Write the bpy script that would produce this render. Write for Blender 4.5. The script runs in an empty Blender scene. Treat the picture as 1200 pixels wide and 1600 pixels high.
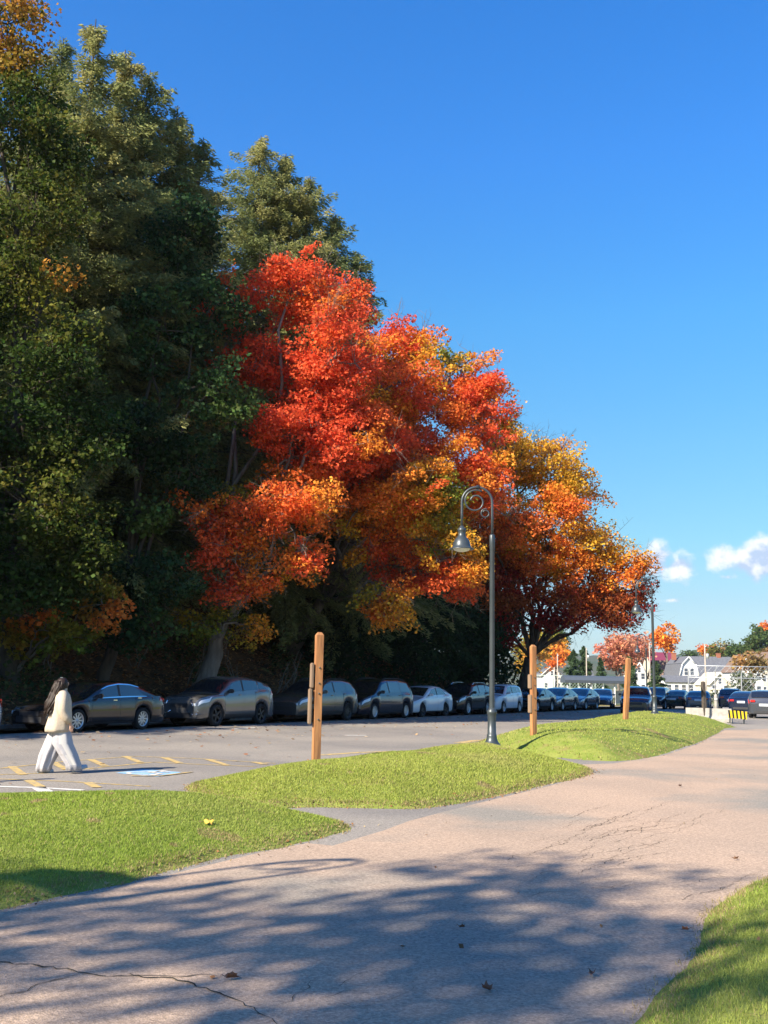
import bpy, bmesh, math, random
import numpy as np
from mathutils import Vector, Matrix, Euler
R = math.radians
SC = bpy.context.scene
COL = SC.collection
rng = np.random.default_rng(7)
random.seed(7)

# ------------------------------------------------------------------ camera, sky, sun
CAM_H, FPX, PITCH, ROLL = 1.55, 1600.0, 9.51, 1.1
cd = bpy.data.cameras.new('camera')
cam = bpy.data.objects.new('camera', cd); COL.objects.link(cam)
cd.sensor_fit = 'VERTICAL'; cd.sensor_height = 36.0; cd.lens = 36.0 * FPX / 1600.0
cd.clip_start = 0.05; cd.clip_end = 12000
CM = Matrix.Rotation(R(90 + PITCH), 3, 'X') @ Matrix.Rotation(R(ROLL), 3, 'Z')
cam.matrix_world = Matrix.Translation((0, 0, CAM_H)) @ CM.to_4x4()
SC.camera = cam

SUN_EL, SUN_TO = 34.5, 47.0            # elevation; compass direction the shadows fall towards (from +Y to +X)
w = bpy.data.worlds.new('World'); SC.world = w; w.use_nodes = True
nt = w.node_tree; nt.nodes.clear()
N = nt.nodes.new; Lk = nt.links.new
out = N('ShaderNodeOutputWorld'); bg = N('ShaderNodeBackground'); sky = N('ShaderNodeTexSky')
sky.sky_type = 'NISHITA'; sky.sun_disc = False
sky.sun_elevation = R(SUN_EL); sky.sun_rotation = R(SUN_TO + 180)
sky.air_density = 1.0; sky.dust_density = 0.25; sky.ozone_density = 2.2; sky.altitude = 50
hs = N('ShaderNodeHueSaturation'); hs.inputs['Saturation'].default_value = 1.38; hs.inputs['Hue'].default_value = 0.503
Lk(sky.outputs[0], hs.inputs['Color'])
tc0 = N('ShaderNodeTexCoord'); sp0 = N('ShaderNodeSeparateXYZ'); Lk(tc0.outputs['Generated'], sp0.inputs[0])
cr = N('ShaderNodeValToRGB'); Lk(sp0.outputs['Z'], cr.inputs[0])      # clear autumn air: deeper low sky, brighter high sky
SKY = [(0.0, .29, .35, .48), (.08, .41, .43, .46), (.139, .52, .57, .50), (.226, .69, .72, .63), (.344, .84, .90, .83), (.477, .93, .95, 1.05), (.585, .90, .95, 1.08), (1.0, 1.0, .9, 1.1)]
while len(cr.color_ramp.elements) < len(SKY): cr.color_ramp.elements.new(.5)
for e, (z_, r__, g__, b__) in zip(cr.color_ramp.elements, SKY): e.position = z_; e.color = (r__, g__, b__, 1)
sm = N('ShaderNodeMixRGB'); sm.blend_type = 'MULTIPLY'; sm.inputs[0].default_value = 1; Lk(hs.outputs[0], sm.inputs[1]); Lk(cr.outputs[0], sm.inputs[2])
sv = N('ShaderNodeVectorMath'); sv.operation = 'SCALE'; sv.inputs['Scale'].default_value = 1.28; Lk(sm.outputs[0], sv.inputs[0])
# a few low cumulus clouds, by direction
def VM(op, a, b=None):
    m = N('ShaderNodeVectorMath'); m.operation = op; Lk(a, m.inputs[0])
    if b is not None:
        if isinstance(b, tuple): m.inputs[1].default_value = b
        else: Lk(b, m.inputs[1])
    return m
def MA(op, a, b):
    m = N('ShaderNodeMath'); m.operation = op
    for k, v in ((0, a), (1, b)):
        if isinstance(v, (int, float)): m.inputs[k].default_value = v
        else: Lk(v, m.inputs[k])
    return m.outputs[0]
cn = N('ShaderNodeTexNoise'); cn.inputs['Scale'].default_value = 34; cn.inputs['Detail'].default_value = 6; cn.inputs['Roughness'].default_value = 0.55
Lk(VM('MULTIPLY', tc0.outputs['Generated'], (1, 1, 1.1)).outputs[0], cn.inputs['Vector'])
def cray(px, py): return (CM @ Vector(((px - 600) / FPX, (800 - py) / FPX, -1.0))).normalized()
field = None
for px, py, rx, rz, wt in ((1190, 880, .036, .024, 1.05), (1125, 868, .020, .019, .95), (1020, 880, .022, .022, .9), (1062, 885, .020, .014, .7), (1050, 938, .014, .003, .6), (1135, 902, .012, .003, .45), (1290, 875, .05, .02, 1.0), (700, 900, .06, .012, .7), (1500, 900, .08, .02, 1)):
    c = cray(px, py); d = VM('SUBTRACT', tc0.outputs['Generated'], tuple(c)); d2 = VM('MULTIPLY', d.outputs[0], (1 / rx, 1 / rx, 1 / rz)); ln = VM('LENGTH', d2.outputs[0])
    f = MA('MULTIPLY', MA('SUBTRACT', 1.0, ln.outputs['Value']), wt); field = f if field is None else MA('MAXIMUM', field, f)
dens = MA('ADD', field, MA('MULTIPLY', MA('SUBTRACT', cn.outputs['Fac'], .5), 2.6))
cf_ = N('ShaderNodeMapRange'); cf_.interpolation_type = 'SMOOTHSTEP'; cf_.inputs['From Min'].default_value = .05; cf_.inputs['From Max'].default_value = .75; Lk(MA('MINIMUM', dens, MA('MULTIPLY', MA('ADD', field, .35), 3)), cf_.inputs['Value'])
cn2 = N('ShaderNodeTexNoise'); cn2.inputs['Scale'].default_value = 34; cn2.inputs['Detail'].default_value = 4
Lk(VM('ADD', VM('MULTIPLY', tc0.outputs['Generated'], (1, 1, 1.1)).outputs[0], (.0, .0, .012)).outputs[0], cn2.inputs['Vector'])
lit = N('ShaderNodeMapRange'); lit.inputs['From Min'].default_value = -.08; lit.inputs['From Max'].default_value = .07; Lk(MA('SUBTRACT', cn.outputs['Fac'], cn2.outputs['Fac']), lit.inputs['Value'])
ccol = N('ShaderNodeMixRGB'); ccol.inputs[1].default_value = (2.9, 3.5, 4.7, 1); ccol.inputs[2].default_value = (5.6, 5.6, 5.7, 1); Lk(lit.outputs[0], ccol.inputs[0])
cmix = N('ShaderNodeMixRGB'); Lk(MA('MULTIPLY', cf_.outputs[0], .92), cmix.inputs['Fac']); Lk(sv.outputs[0], cmix.inputs['Color1']); Lk(ccol.outputs[0], cmix.inputs['Color2'])
Lk(cmix.outputs[0], bg.inputs['Color']); bg.inputs['Strength'].default_value = 0.083
Lk(bg.outputs[0], out.inputs['Surface'])
sl = bpy.data.lights.new('sun', 'SUN'); sl.energy = 4.8; sl.angle = R(0.53); sl.color = (1.0, 0.90, 0.75)
so = bpy.data.objects.new('sun', sl); COL.objects.link(so)
ce = math.cos(R(SUN_EL)); sdir = Vector((math.sin(R(SUN_TO)) * ce, math.cos(R(SUN_TO)) * ce, -math.sin(R(SUN_EL))))
so.rotation_euler = sdir.to_track_quat('-Z', 'Y').to_euler()
SC.view_settings.view_transform = 'Standard'; SC.view_settings.look = 'None'
SC.view_settings.exposure = 1.32; SC.view_settings.gamma = 1.0; SC.view_settings.use_curve_mapping = False
SC.cycles.max_bounces = 6; SC.cycles.transparent_max_bounces = 8
SC.cycles.diffuse_bounces = 3; SC.cycles.glossy_bounces = 3; SC.cycles.transmission_bounces = 4
try: SC.cycles.use_denoising = True
except Exception: pass

# ------------------------------------------------------------------ placing helpers
def ray(px, py):
    return (CM @ Vector(((px - 600) / FPX, (800 - py) / FPX, -1.0)))
def G(px, py, z=0.0):                      # pixel of the photograph -> point on level z
    d = ray(px, py); t = (z - CAM_H) / d.z
    return (d.x * t, d.y * t)
def D(px, py, Y):                          # pixel -> point at distance Y
    d = ray(px, py); t = Y / d.y
    return Vector((d.x * t, Y, CAM_H + d.z * t))
ORG = Vector((-8.6, 32.0)); UD = Vector((math.sin(R(28)), math.cos(R(28)))); VD = Vector((-UD.y, UD.x))
def UV(u, v): p = ORG + UD * u + VD * v; return (p.x, p.y)
def uv_of(x, y):
    dx, dy = x - ORG.x, y - ORG.y
    return dx * UD.x + dy * UD.y, dx * VD.x + dy * VD.y

def tag(o, label=None, cat=None, group=None, kind=None):
    if label: o['label'] = label
    if cat: o['category'] = cat
    if group: o['group'] = group
    if kind: o['kind'] = kind
    return o
def thing(name, label, cat, loc=(0, 0, 0), rz=0, group=None, sc=1):
    o = bpy.data.objects.new(name, None); COL.objects.link(o)
    o.location = loc; o.rotation_euler = (0, 0, rz); o.scale = (sc,) * 3; o.empty_display_size = 0.2
    return tag(o, label, cat, group)
def copy_tree(o, parent=None):
    c = o.copy(); COL.objects.link(c); c.parent = parent
    for ch in list(o.children): copy_tree(ch, c)
    return c

# ------------------------------------------------------------------ materials
MATS = {}
def mat(name, c1, c2=None, scale=4.0, rough=0.7, metal=0.0, spec=0.5, coat=0.0, bump=0.0, bscale=40.0, detail=5, lo=0.35, hi=0.65, c3=None, s3=0.7, emit=None, alpha=None, stretch=None, c3lo=.5, c3hi=.62):
    if name in MATS: return MATS[name]
    m = bpy.data.materials.new(name); m.use_nodes = True; t = m.node_tree; n = t.nodes; l = t.links
    b = n['Principled BSDF']; b.inputs['Roughness'].default_value = rough; b.inputs['Metallic'].default_value = metal
    b.inputs['Specular IOR Level'].default_value = spec; b.inputs['Coat Weight'].default_value = coat; b.inputs['Coat Roughness'].default_value = 0.05
    b.inputs['Base Color'].default_value = (*c1, 1)
    g = n.new('ShaderNodeNewGeometry') if stretch is None else n.new('ShaderNodeTexCoord')
    vec = g.outputs['Position'] if stretch is None else g.outputs['Object']
    if stretch is not None:
        mm = n.new('ShaderNodeMapping'); mm.inputs['Scale'].default_value = stretch; l.new(vec, mm.inputs[0]); vec = mm.outputs[0]
    def noise(s, d):
        k = n.new('ShaderNodeTexNoise'); k.inputs['Scale'].default_value = s; k.inputs['Detail'].default_value = d; l.new(vec, k.inputs['Vector']); return k.outputs['Fac']
    def mr(s, a, bb):
        k = n.new('ShaderNodeMapRange'); k.inputs['From Min'].default_value = a; k.inputs['From Max'].default_value = bb; l.new(s, k.inputs['Value']); return k.outputs[0]
    if c2 is not None:
        mx = n.new('ShaderNodeMixRGB'); mx.inputs[1].default_value = (*c1, 1); mx.inputs[2].default_value = (*c2, 1)
        l.new(mr(noise(scale, detail), lo, hi), mx.inputs[0]); res = mx.outputs[0]
        if c3 is not None:
            m3 = n.new('ShaderNodeMixRGB'); l.new(res, m3.inputs[1]); m3.inputs[2].default_value = (*c3, 1)
            l.new(mr(noise(s3, 4), c3lo, c3hi), m3.inputs[0]); res = m3.outputs[0]
        l.new(res, b.inputs['Base Color'])
    if bump:
        bp = n.new('ShaderNodeBump'); bp.inputs['Strength'].default_value = bump; bp.inputs['Distance'].default_value = 0.02
        l.new(noise(bscale, 4), bp.inputs['Height']); l.new(bp.outputs[0], b.inputs['Normal'])
    if emit:
        b.inputs['Emission Color'].default_value = (*emit[:3], 1); b.inputs['Emission Strength'].default_value = emit[3]
    MATS[name] = m; return m
def leafmat(name, trans=0.42, rough=0.65, spec=0.14):
    if name in MATS: return MATS[name]
    m = bpy.data.materials.new(name); m.use_nodes = True; t = m.node_tree; n = t.nodes; l = t.links
    b = n['Principled BSDF']; b.inputs['Roughness'].default_value = rough; b.inputs['Specular IOR Level'].default_value = spec
    a = n.new('ShaderNodeAttribute'); a.attribute_name = 'leaf_colour'
    l.new(a.outputs['Color'], b.inputs['Base Color'])
    tr = n.new('ShaderNodeBsdfTranslucent'); l.new(a.outputs['Color'], tr.inputs['Color'])
    mx = n.new('ShaderNodeMixShader'); mx.inputs[0].default_value = trans
    l.new(b.outputs[0], mx.inputs[1]); l.new(tr.outputs[0], mx.inputs[2]); l.new(mx.outputs[0], n['Material Output'].inputs['Surface'])
    MATS[name] = m; return m
def glassmat(name, c, rough=0.03, spec=1.0):
    m = mat(name, c, rough=rough, spec=spec, coat=0.6); return m

# ------------------------------------------------------------------ mesh helpers
def link_mesh(name, me, m, parent=None, smooth=False):
    o = bpy.data.objects.new(name, me); COL.objects.link(o)
    if m is not None: me.materials.append(m)
    if smooth: me.polygons.foreach_set('use_smooth', [True] * len(me.polygons))
    o.parent = parent; return o
def np_mesh(name, V, F, cols=None):
    me = bpy.data.meshes.new(name); k = F.shape[1]
    me.vertices.add(len(V)); me.vertices.foreach_set('co', np.ascontiguousarray(V, dtype=np.float32).ravel())
    me.loops.add(F.size); me.loops.foreach_set('vertex_index', np.ascontiguousarray(F, dtype=np.int32).ravel())
    me.polygons.add(len(F)); me.polygons.foreach_set('loop_start', np.arange(0, F.size, k, dtype=np.int32))
    me.polygons.foreach_set('loop_total', np.full(len(F), k, dtype=np.int32))
    me.update(calc_edges=True)
    if cols is not None:
        a = me.attributes.new('leaf_colour', 'FLOAT_COLOR', 'FACE')
        c4 = np.ones((len(F), 4), dtype=np.float32); c4[:, :3] = np.clip(cols, 0.002, 1); a.data.foreach_set('color', c4.ravel())
    return me
class MB:
    def __init__(s): s.v = []; s.f = []; s.sm = []
    def add(s, vs, fs, smooth=False):
        o = len(s.v); s.v += [tuple(p) for p in vs]; s.f += [tuple(i + o for i in f) for f in fs]; s.sm += [smooth] * len(fs); return s
    def box(s, c, d, rz=0, rx=0, ry=0, bev=0.0):
        M = Euler((rx, ry, rz)).to_matrix(); x, y, z = d[0] / 2, d[1] / 2, d[2] / 2; c = Vector(c)
        if bev <= 0:
            vs = [c + M @ Vector((a * x, b * y, e * z)) for e in (-1, 1) for a, b in ((-1, -1), (1, -1), (1, 1), (-1, 1))]
            return s.add(vs, [(3, 2, 1, 0), (4, 5, 6, 7), (0, 1, 5, 4), (1, 2, 6, 5), (2, 3, 7, 6), (3, 0, 4, 7)])
        bm = bmesh.new(); bmesh.ops.create_cube(bm, size=1)
        for v in bm.verts: v.co = Vector((v.co.x * d[0], v.co.y * d[1], v.co.z * d[2]))
        bmesh.ops.bevel(bm, geom=bm.edges[:], offset=bev, segments=2, affect='EDGES')
        bm.verts.index_update()
        s.add([c + M @ v.co for v in bm.verts], [[v.index for v in f.verts] for f in bm.faces]); bm.free(); return s
    def lathe(s, prof, c=(0, 0, 0), n=24, axis='Z', smooth=True):
        vs = []; c = Vector(c)
        for r, z in prof:
            for i in range(n):
                a = 2 * math.pi * i / n; p = (r * math.cos(a), r * math.sin(a), z)
                if axis == 'Y': p = (p[0], z, p[1])
                if axis == 'X': p = (z, p[0], p[1])
                vs.append(c + Vector(p))
        fs = []
        for j in range(len(prof) - 1):
            for i in range(n):
                k = (i + 1) % n; q = (j * n + i, j * n + k, (j + 1) * n + k, (j + 1) * n + i)
                fs.append(q if axis != 'Y' else q[::-1])
        s.add(vs, fs, smooth)
        return s
    def tube(s, pts, rad, n=8, smooth=True, cap=True, squash=1.0):
        pts = [Vector(p) for p in pts]; m = len(pts)
        rad = [rad] * m if isinstance(rad, (int, float)) else list(rad)
        vs = []; up = Vector((0, 0, 1)); prev = None
        for i, p in enumerate(pts):
            t = (pts[min(i + 1, m - 1)] - pts[max(i - 1, 0)])
            if t.length < 1e-9: t = Vector((0, 0, 1))
            t.normalize()
            a = (up if abs(t.z) < 0.95 else Vector((1, 0, 0))) if prev is None else prev
            a = (a - t * a.dot(t))
            if a.length < 1e-6: a = t.orthogonal()
            a.normalize(); b = t.cross(a); prev = a
            for k in range(n):
                g = 2 * math.pi * k / n; vs.append(p + (a * math.cos(g) + b * math.sin(g) * squash) * rad[i])
        fs = [(j * n + i, j * n + (i + 1) % n, (j + 1) * n + (i + 1) % n, (j + 1) * n + i) for j in range(m - 1) for i in range(n)]
        if cap: fs += [tuple(range(n))[::-1], tuple((m - 1) * n + i for i in range(n))]
        return s.add(vs, fs, smooth)
    def prism(s, poly, a, b, plane='XZ'):        # closed outline extruded between a and b along the third axis
        k = len(poly); f3 = {'XZ': lambda p, t: (p[0], t, p[1]), 'XY': lambda p, t: (p[0], p[1], t), 'YZ': lambda p, t: (t, p[0], p[1])}[plane]
        vs = [f3(p, a) for p in poly] + [f3(p, b) for p in poly]
        fs = [tuple(range(k)), tuple(range(k, 2 * k))[::-1]] + [(i, k + i, k + (i + 1) % k, (i + 1) % k) for i in range(k)]
        return s.add(vs, fs)
    def build(s, name, m, parent=None, fixn=True):
        me = bpy.data.meshes.new(name); me.from_pydata(s.v, [], s.f)
        me.polygons.foreach_set('use_smooth', s.sm); me.materials.append(m)
        if fixn:
            bm = bmesh.new(); bm.from_mesh(me); bmesh.ops.recalc_face_normals(bm, faces=bm.faces[:]); bm.to_mesh(me); bm.free()
        o = bpy.data.objects.new(name, me); COL.objects.link(o); o.parent = parent; return o

def vnoise(P, seed=0):                           # smooth value noise, P (n,3) -> 0..1
    Pi = np.floor(P).astype(np.int64); f = P - Pi; f = f * f * (3 - 2 * f); r = 0
    for dx in (0, 1):
        for dy in (0, 1):
            for dz in (0, 1):
                h = (Pi[:, 0] + dx) * 374761393 + (Pi[:, 1] + dy) * 668265263 + (Pi[:, 2] + dz) * 2147483647 + seed * 1274126177
                h = (h ^ (h >> 13)) * 1274126177 & 0x7fffffff; h = ((h ^ (h >> 16)) & 0xffffff) / 0xffffff
                r = r + h * (f[:, 0] if dx else 1 - f[:, 0]) * (f[:, 1] if dy else 1 - f[:, 1]) * (f[:, 2] if dz else 1 - f[:, 2])
    return r
def n2(x, y, s, seed=0):
    x = np.atleast_1d(np.asarray(x, float)); y = np.atleast_1d(np.asarray(y, float))
    return vnoise(np.stack([x * s, y * s, np.zeros_like(x) + .5], 1), seed)

# ------------------------------------------------------------------ terrain
def hill_z(x, y):
    x = np.asarray(x, float); y = np.asarray(y, float)
    u = (x - ORG.x) * UD.x + (y - ORG.y) * UD.y; v = (x - ORG.x) * VD.x + (y - ORG.y) * VD.y
    a = np.clip((v - 1.6) / 16.0, 0, 1); h = 8.5 * (a * a * (3 - 2 * a) * 0.35 + a * 0.65)
    e = np.clip((52 - u) / 16.0, 0, 1); e = e * e * (3 - 2 * e)
    n = n2(x.ravel(), y.ravel(), 0.35, 3).reshape(x.shape) - .5
    h = h * e + n * 0.5 * np.clip((v - 2) / 3, 0, 1) * e
    return h
def HZ(x, y): return float(hill_z(np.array([x]), np.array([y]))[0])

MOUNDS = {
 'A': ([G(0, 1420), G(130, 1397), G(222, 1373), G(300, 1350), G(400, 1330), G(480, 1314), G(540, 1300), G(563, 1290), (-0.55, 11.9), (-1.1, 12.6), (-2.2, 13.2), (-4, 13.3), (-5.3, 13.1), (-7, 14.4), (-9.5, 14.8), (-13, 9), (-12, 1), (-8, 0), (-5.6, 1.5), (-4.2, 4.2)], 0.36, 2.3),
 'B': ([(-2.9, 15.6), (-2.2, 13.5), (-1.3, 12.9), G(480, 1259), G(560, 1263), G(650, 1265), G(720, 1256), G(780, 1243), G(860, 1225), G(910, 1214), G(937, 1203), (4.0, 20.2), (3.7, 21.6), (3.4, 23.5), (3.2, 24.8), (2.0, 25.0), (0.6, 22.5), (-0.8, 19.6), (-2.1, 17.3)], 0.32, 1.9),
 'C': ([G(898, 1186), G(925, 1189), G(960, 1190), G(1005, 1186), G(1040, 1177), G(1090, 1160), G(1118, 1147), G(1132, 1138), (15.2, 44.5), (15.2, 50), (13.6, 54), (11.5, 52), (8.7, 44.5), (6, 37), (3.3, 31.0), (2.45, 27.6), (2.95, 24.7)], 0.43, 1.8),
 'R': ([G(1105, 1413), G(1135, 1398), G(1200, 1372), G(1300, 1340), (5.5, 10.5), (9, 12), (11, 6), (10, -2), (2, -2), (0.4, 3.2), G(980, 1602), G(1010, 1572), G(1050, 1530), G(1085, 1487), G(1108, 1448), G(1110, 1432)], 0.07, 0.5),
}
def wobble(poly, amp=0.05, step=0.12, seed=0):     # finer outline with an uneven edge
    P = np.array(poly); out = []
    for i in range(len(P)):
        a, b = P[i], P[(i + 1) % len(P)]; k = max(1, int(np.linalg.norm(b - a) / step))
        for j in range(k): out.append(a + (b - a) * j / k)
    Q = np.array(out)
    for _ in range(14): Q = (Q + np.roll(Q, 1, 0) * .5 + np.roll(Q, -1, 0) * .5) / 2
    Q = Q + np.stack([n2(Q[:, 0], Q[:, 1], 2.2, seed) - .5, n2(Q[:, 0], Q[:, 1], 2.2, seed + 9) - .5], 1) * 2 * amp + np.stack([n2(Q[:, 0], Q[:, 1], 7.5, seed + 20) - .5, n2(Q[:, 0], Q[:, 1], 7.5, seed + 29) - .5], 1) * .07
    return Q
def sdist(P, Q):                                   # signed distance (inside +) of points P (n,2) to closed outline Q
    best = np.full(len(P), 1e9); inside = np.zeros(len(P), bool)
    for i in range(len(Q)):
        a = Q[i]; b = Q[(i + 1) % len(Q)]; ab = b - a; L2 = ab @ ab + 1e-12
        t = np.clip(((P - a) @ ab) / L2, 0, 1); d = P - (a + t[:, None] * ab); best = np.minimum(best, (d * d).sum(1))
        c = (a[1] > P[:, 1]) != (b[1] > P[:, 1])
        inside ^= c & (P[:, 0] < (b[0] - a[0]) * (P[:, 1] - a[1]) / (b[1] - a[1] + 1e-12) + a[0])
    return np.sqrt(best) * np.where(inside, 1, -1)
MOUTL = {k: wobble(v[0], 0.08, 0.12, i) for i, (k, v) in enumerate(MOUNDS.items())}
def mound_height(k, P):
    _, H, W_ = MOUNDS[k]; d = sdist(P, MOUTL[k])
    t = np.clip(d / W_, 0, 1.0); s = np.sin(t * math.pi / 2) ** 1.15
    if k == 'A': H = H * (1 - .42 * np.clip((-2.0 - P[:, 0]) / 3.5, 0, 1))
    z = H * s + (n2(P[:, 0], P[:, 1], 0.8, 4) - .5) * 0.09 * np.clip(d / .8, 0, 1) * (1 if k != 'R' else .4)
    z = z + 0.035 * np.clip(d / 0.1, -1, 1)
    return z, d
def on_mound(k, px, py):
    d = ray(px, py); T = np.linspace(3 / d.y, 60 / d.y, 900); P = np.stack([d.x * T, d.y * T], 1); zr = CAM_H + d.z * T; z, dd = mound_height(k, P)
    h = np.where((zr <= np.where(dd > -.3, z, 0)) & (zr < 1))[0]; i = h[0] if len(h) else 0
    return float(P[i, 0]), float(P[i, 1]), float(max(z[i], 0))
grass_base = mat('turf', (0.16, 0.21, 0.035), (0.24, 0.26, 0.06), scale=3, rough=0.95, spec=0.1, bump=0.6, bscale=60, c3=(0.25, 0.18, 0.08), s3=1.1, c3lo=.60, c3hi=.72)
MGRID = {}
for k, lab in (('A', 'near'), ('B', 'middle'), ('C', 'far'), ('R', 'right')):
    Q = MOUTL[k]; lo_ = Q.min(0) - .4; hi_ = Q.max(0) + .4; st = 0.14 if k in 'ABR' else 0.22
    gx = np.arange(lo_[0], hi_[0], st); gy = np.arange(lo_[1], hi_[1], st); X, Y = np.meshgrid(gx, gy)
    P = np.stack([X.ravel(), Y.ravel()], 1); z, d = mound_height(k, P); ny, nx = X.shape
    idx = np.arange(nx * ny).reshape(ny, nx)
    F = np.stack([idx[:-1, :-1], idx[:-1, 1:], idx[1:, 1:], idx[1:, :-1]], -1).reshape(-1, 4)
    F = F[(d[F] > -0.3).all(1)]
    used = np.unique(F); rm = np.full(nx * ny, -1); rm[used] = np.arange(len(used))
    V = np.stack([P[used, 0], P[used, 1], z[used]], 1)
    o = link_mesh('lawn', np_mesh('lawn', V, rm[F]), grass_base, smooth=True); tag(o, kind='structure')

# ground to the horizon, with a raised wooded bank
ground_m = mat('ground_soil', (0.20, 0.17, 0.07), (0.13, 0.15, 0.05), scale=0.08, rough=0.95, spec=0.1, c3=(0.22, 0.20, 0.11), s3=0.02)
xs = np.concatenate([[-6000, -2500, -1000, -400, -150, -90], np.arange(-60, 60, 1.0), [90, 150, 400, 1000, 2500, 6000]])
ys = np.concatenate([[-3000, -800, -200, -60, -30], np.arange(-10, 130, 1.0), [150, 220, 400, 900, 2000, 4500, 9000]])
X, Y = np.meshgrid(xs, ys); Z = hill_z(X, Y) - 0.03 ; 
uu = (X - ORG.x) * UD.x + (Y - ORG.y) * UD.y
Z = np.where(uu < -70, Z, Z); Z = np.where(X < -120, 8.0 * (Z > 4) + 0, Z)
idx = np.arange(X.size).reshape(X.shape); F = np.stack([idx[:-1, :-1], idx[:-1, 1:], idx[1:, 1:], idx[1:, :-1]], -1).reshape(-1, 4)
tag(link_mesh('ground', np_mesh('ground', np.stack([X.ravel(), Y.ravel(), Z.ravel()], 1), F), ground_m, smooth=True), kind='structure')
litter_m = mat('leaf_litter_soil', (0.10, 0.055, 0.028), (0.19, 0.10, 0.045), scale=5, rough=0.95, spec=0.1, bump=0.8, bscale=25, c3=(0.05, 0.035, 0.02), s3=0.8)
us = np.arange(-55, 57, 0.45); vs_ = np.arange(1.2, 26, 0.45); U, Vv = np.meshgrid(us, vs_)
X = ORG.x + UD.x * U + VD.x * Vv; Y = ORG.y + UD.y * U + VD.y * Vv
Z = hill_z(X, Y) + 0.03 + (n2(X.ravel(), Y.ravel(), 1.5, 8).reshape(X.shape) - .5) * 0.22 * np.clip((Vv - 1.6), 0, 1)
idx = np.arange(X.size).reshape(X.shape); F = np.stack([idx[:-1, :-1], idx[1:, :-1], idx[1:, 1:], idx[:-1, 1:]], -1).reshape(-1, 4)
tag(link_mesh('hillside', np_mesh('hillside', np.stack([X.ravel(), Y.ravel(), Z.ravel()], 1), F), litter_m, smooth=True), kind='structure')

def sheet(name, poly, z, m, kind='structure'):
    mb = MB(); mb.add([(p[0], p[1], z) for p in poly], [tuple(range(len(poly)))])
    o = mb.build(name, m, fixn=False)
    if o.data.polygons[0].normal.z < 0: o.data.flip_normals()
    return tag(o, kind=kind) if kind else o
def asphalt(name, c1, c2, c3, s1, s3, lo3=.45, hi3=.58, speck=0.55):
    m = mat(name, c1, c2, scale=s1, rough=0.86, spec=0.25, c3=c3, s3=s3, c3lo=lo3, c3hi=hi3)
    t = m.node_tree; n = t.nodes; l = t.links; b = n['Principled BSDF']
    src = b.inputs['Base Color'].links[0].from_socket
    g = n.new('ShaderNodeNewGeometry')
    vo = n.new('ShaderNodeTexVoronoi'); vo.inputs['Scale'].default_value = 85; l.new(g.outputs['Position'], vo.inputs['Vector'])
    no = n.new('ShaderNodeTexNoise'); no.inputs['Scale'].default_value = 30; no.inputs['Detail'].default_value = 8; no.inputs['Roughness'].default_value = .75; l.new(g.outputs['Position'], no.inputs['Vector'])
    hsv = n.new('ShaderNodeHueSaturation'); l.new(src, hsv.inputs['Color'])
    sp = n.new('ShaderNodeSeparateColor'); l.new(vo.outputs['Color'], sp.inputs[0])
    a = n.new('ShaderNodeMapRange'); a.inputs['To Min'].default_value = 1 - speck; a.inputs['To Max'].default_value = 1 + speck; l.new(sp.outputs[0], a.inputs['Value'])
    b2 = n.new('ShaderNodeMapRange'); b2.inputs['From Min'].default_value = .3; b2.inputs['From Max'].default_value = .7; b2.inputs['To Min'].default_value = .72; b2.inputs['To Max'].default_value = 1.28; l.new(no.outputs['Fac'], b2.inputs['Value'])
    mu = n.new('ShaderNodeMath'); mu.operation = 'MULTIPLY'; l.new(a.outputs[0], mu.inputs[0]); l.new(b2.outputs[0], mu.inputs[1])
    l.new(mu.outputs[0], hsv.inputs['Value']); l.new(hsv.outputs[0], b.inputs['Base Color'])
    bp = n.new('ShaderNodeBump'); bp.inputs['Strength'].default_value = .5; bp.inputs['Distance'].default_value = .006
    l.new(vo.outputs['Distance'], bp.inputs['Height']); l.new(bp.outputs[0], b.inputs['Normal'])
    return m
lot_m = asphalt('grey_asphalt', (0.235, 0.21, 0.18), (0.20, 0.182, 0.16), (0.27, 0.24, 0.20), 0.6, 0.16, speck=.3)
path_m = asphalt('pink_grey_asphalt', (0.42, 0.302, 0.212), (0.35, 0.26, 0.188), (0.25, 0.222, 0.18), 0.5, 0.22, .5, .6, speck=.26)
sheet('parking_lot', [(-70, -20), (30, -20), (60, 30), (75, 84), (30, 100), UV(62, 2.2), UV(-80, 1.6)], 0.0, lot_m)
pl = [(-14, -6), (-14, -1), (-8, -0.3), (-5.2, 1.2), (-3.6, 4.2), G(0, 1426), G(222, 1378), G(400, 1334), G(480, 1318), G(520, 1322), G(600, 1298), G(640, 1283), G(720, 1262), G(860, 1228), G(937, 1206), G(905, 1195), G(960, 1193), G(1040, 1180), G(1090, 1163), G(1132, 1141), (19, 46), (24, 60), (45, 62), (45, -6)]
sheet('path', pl, 0.004, path_m)

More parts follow.
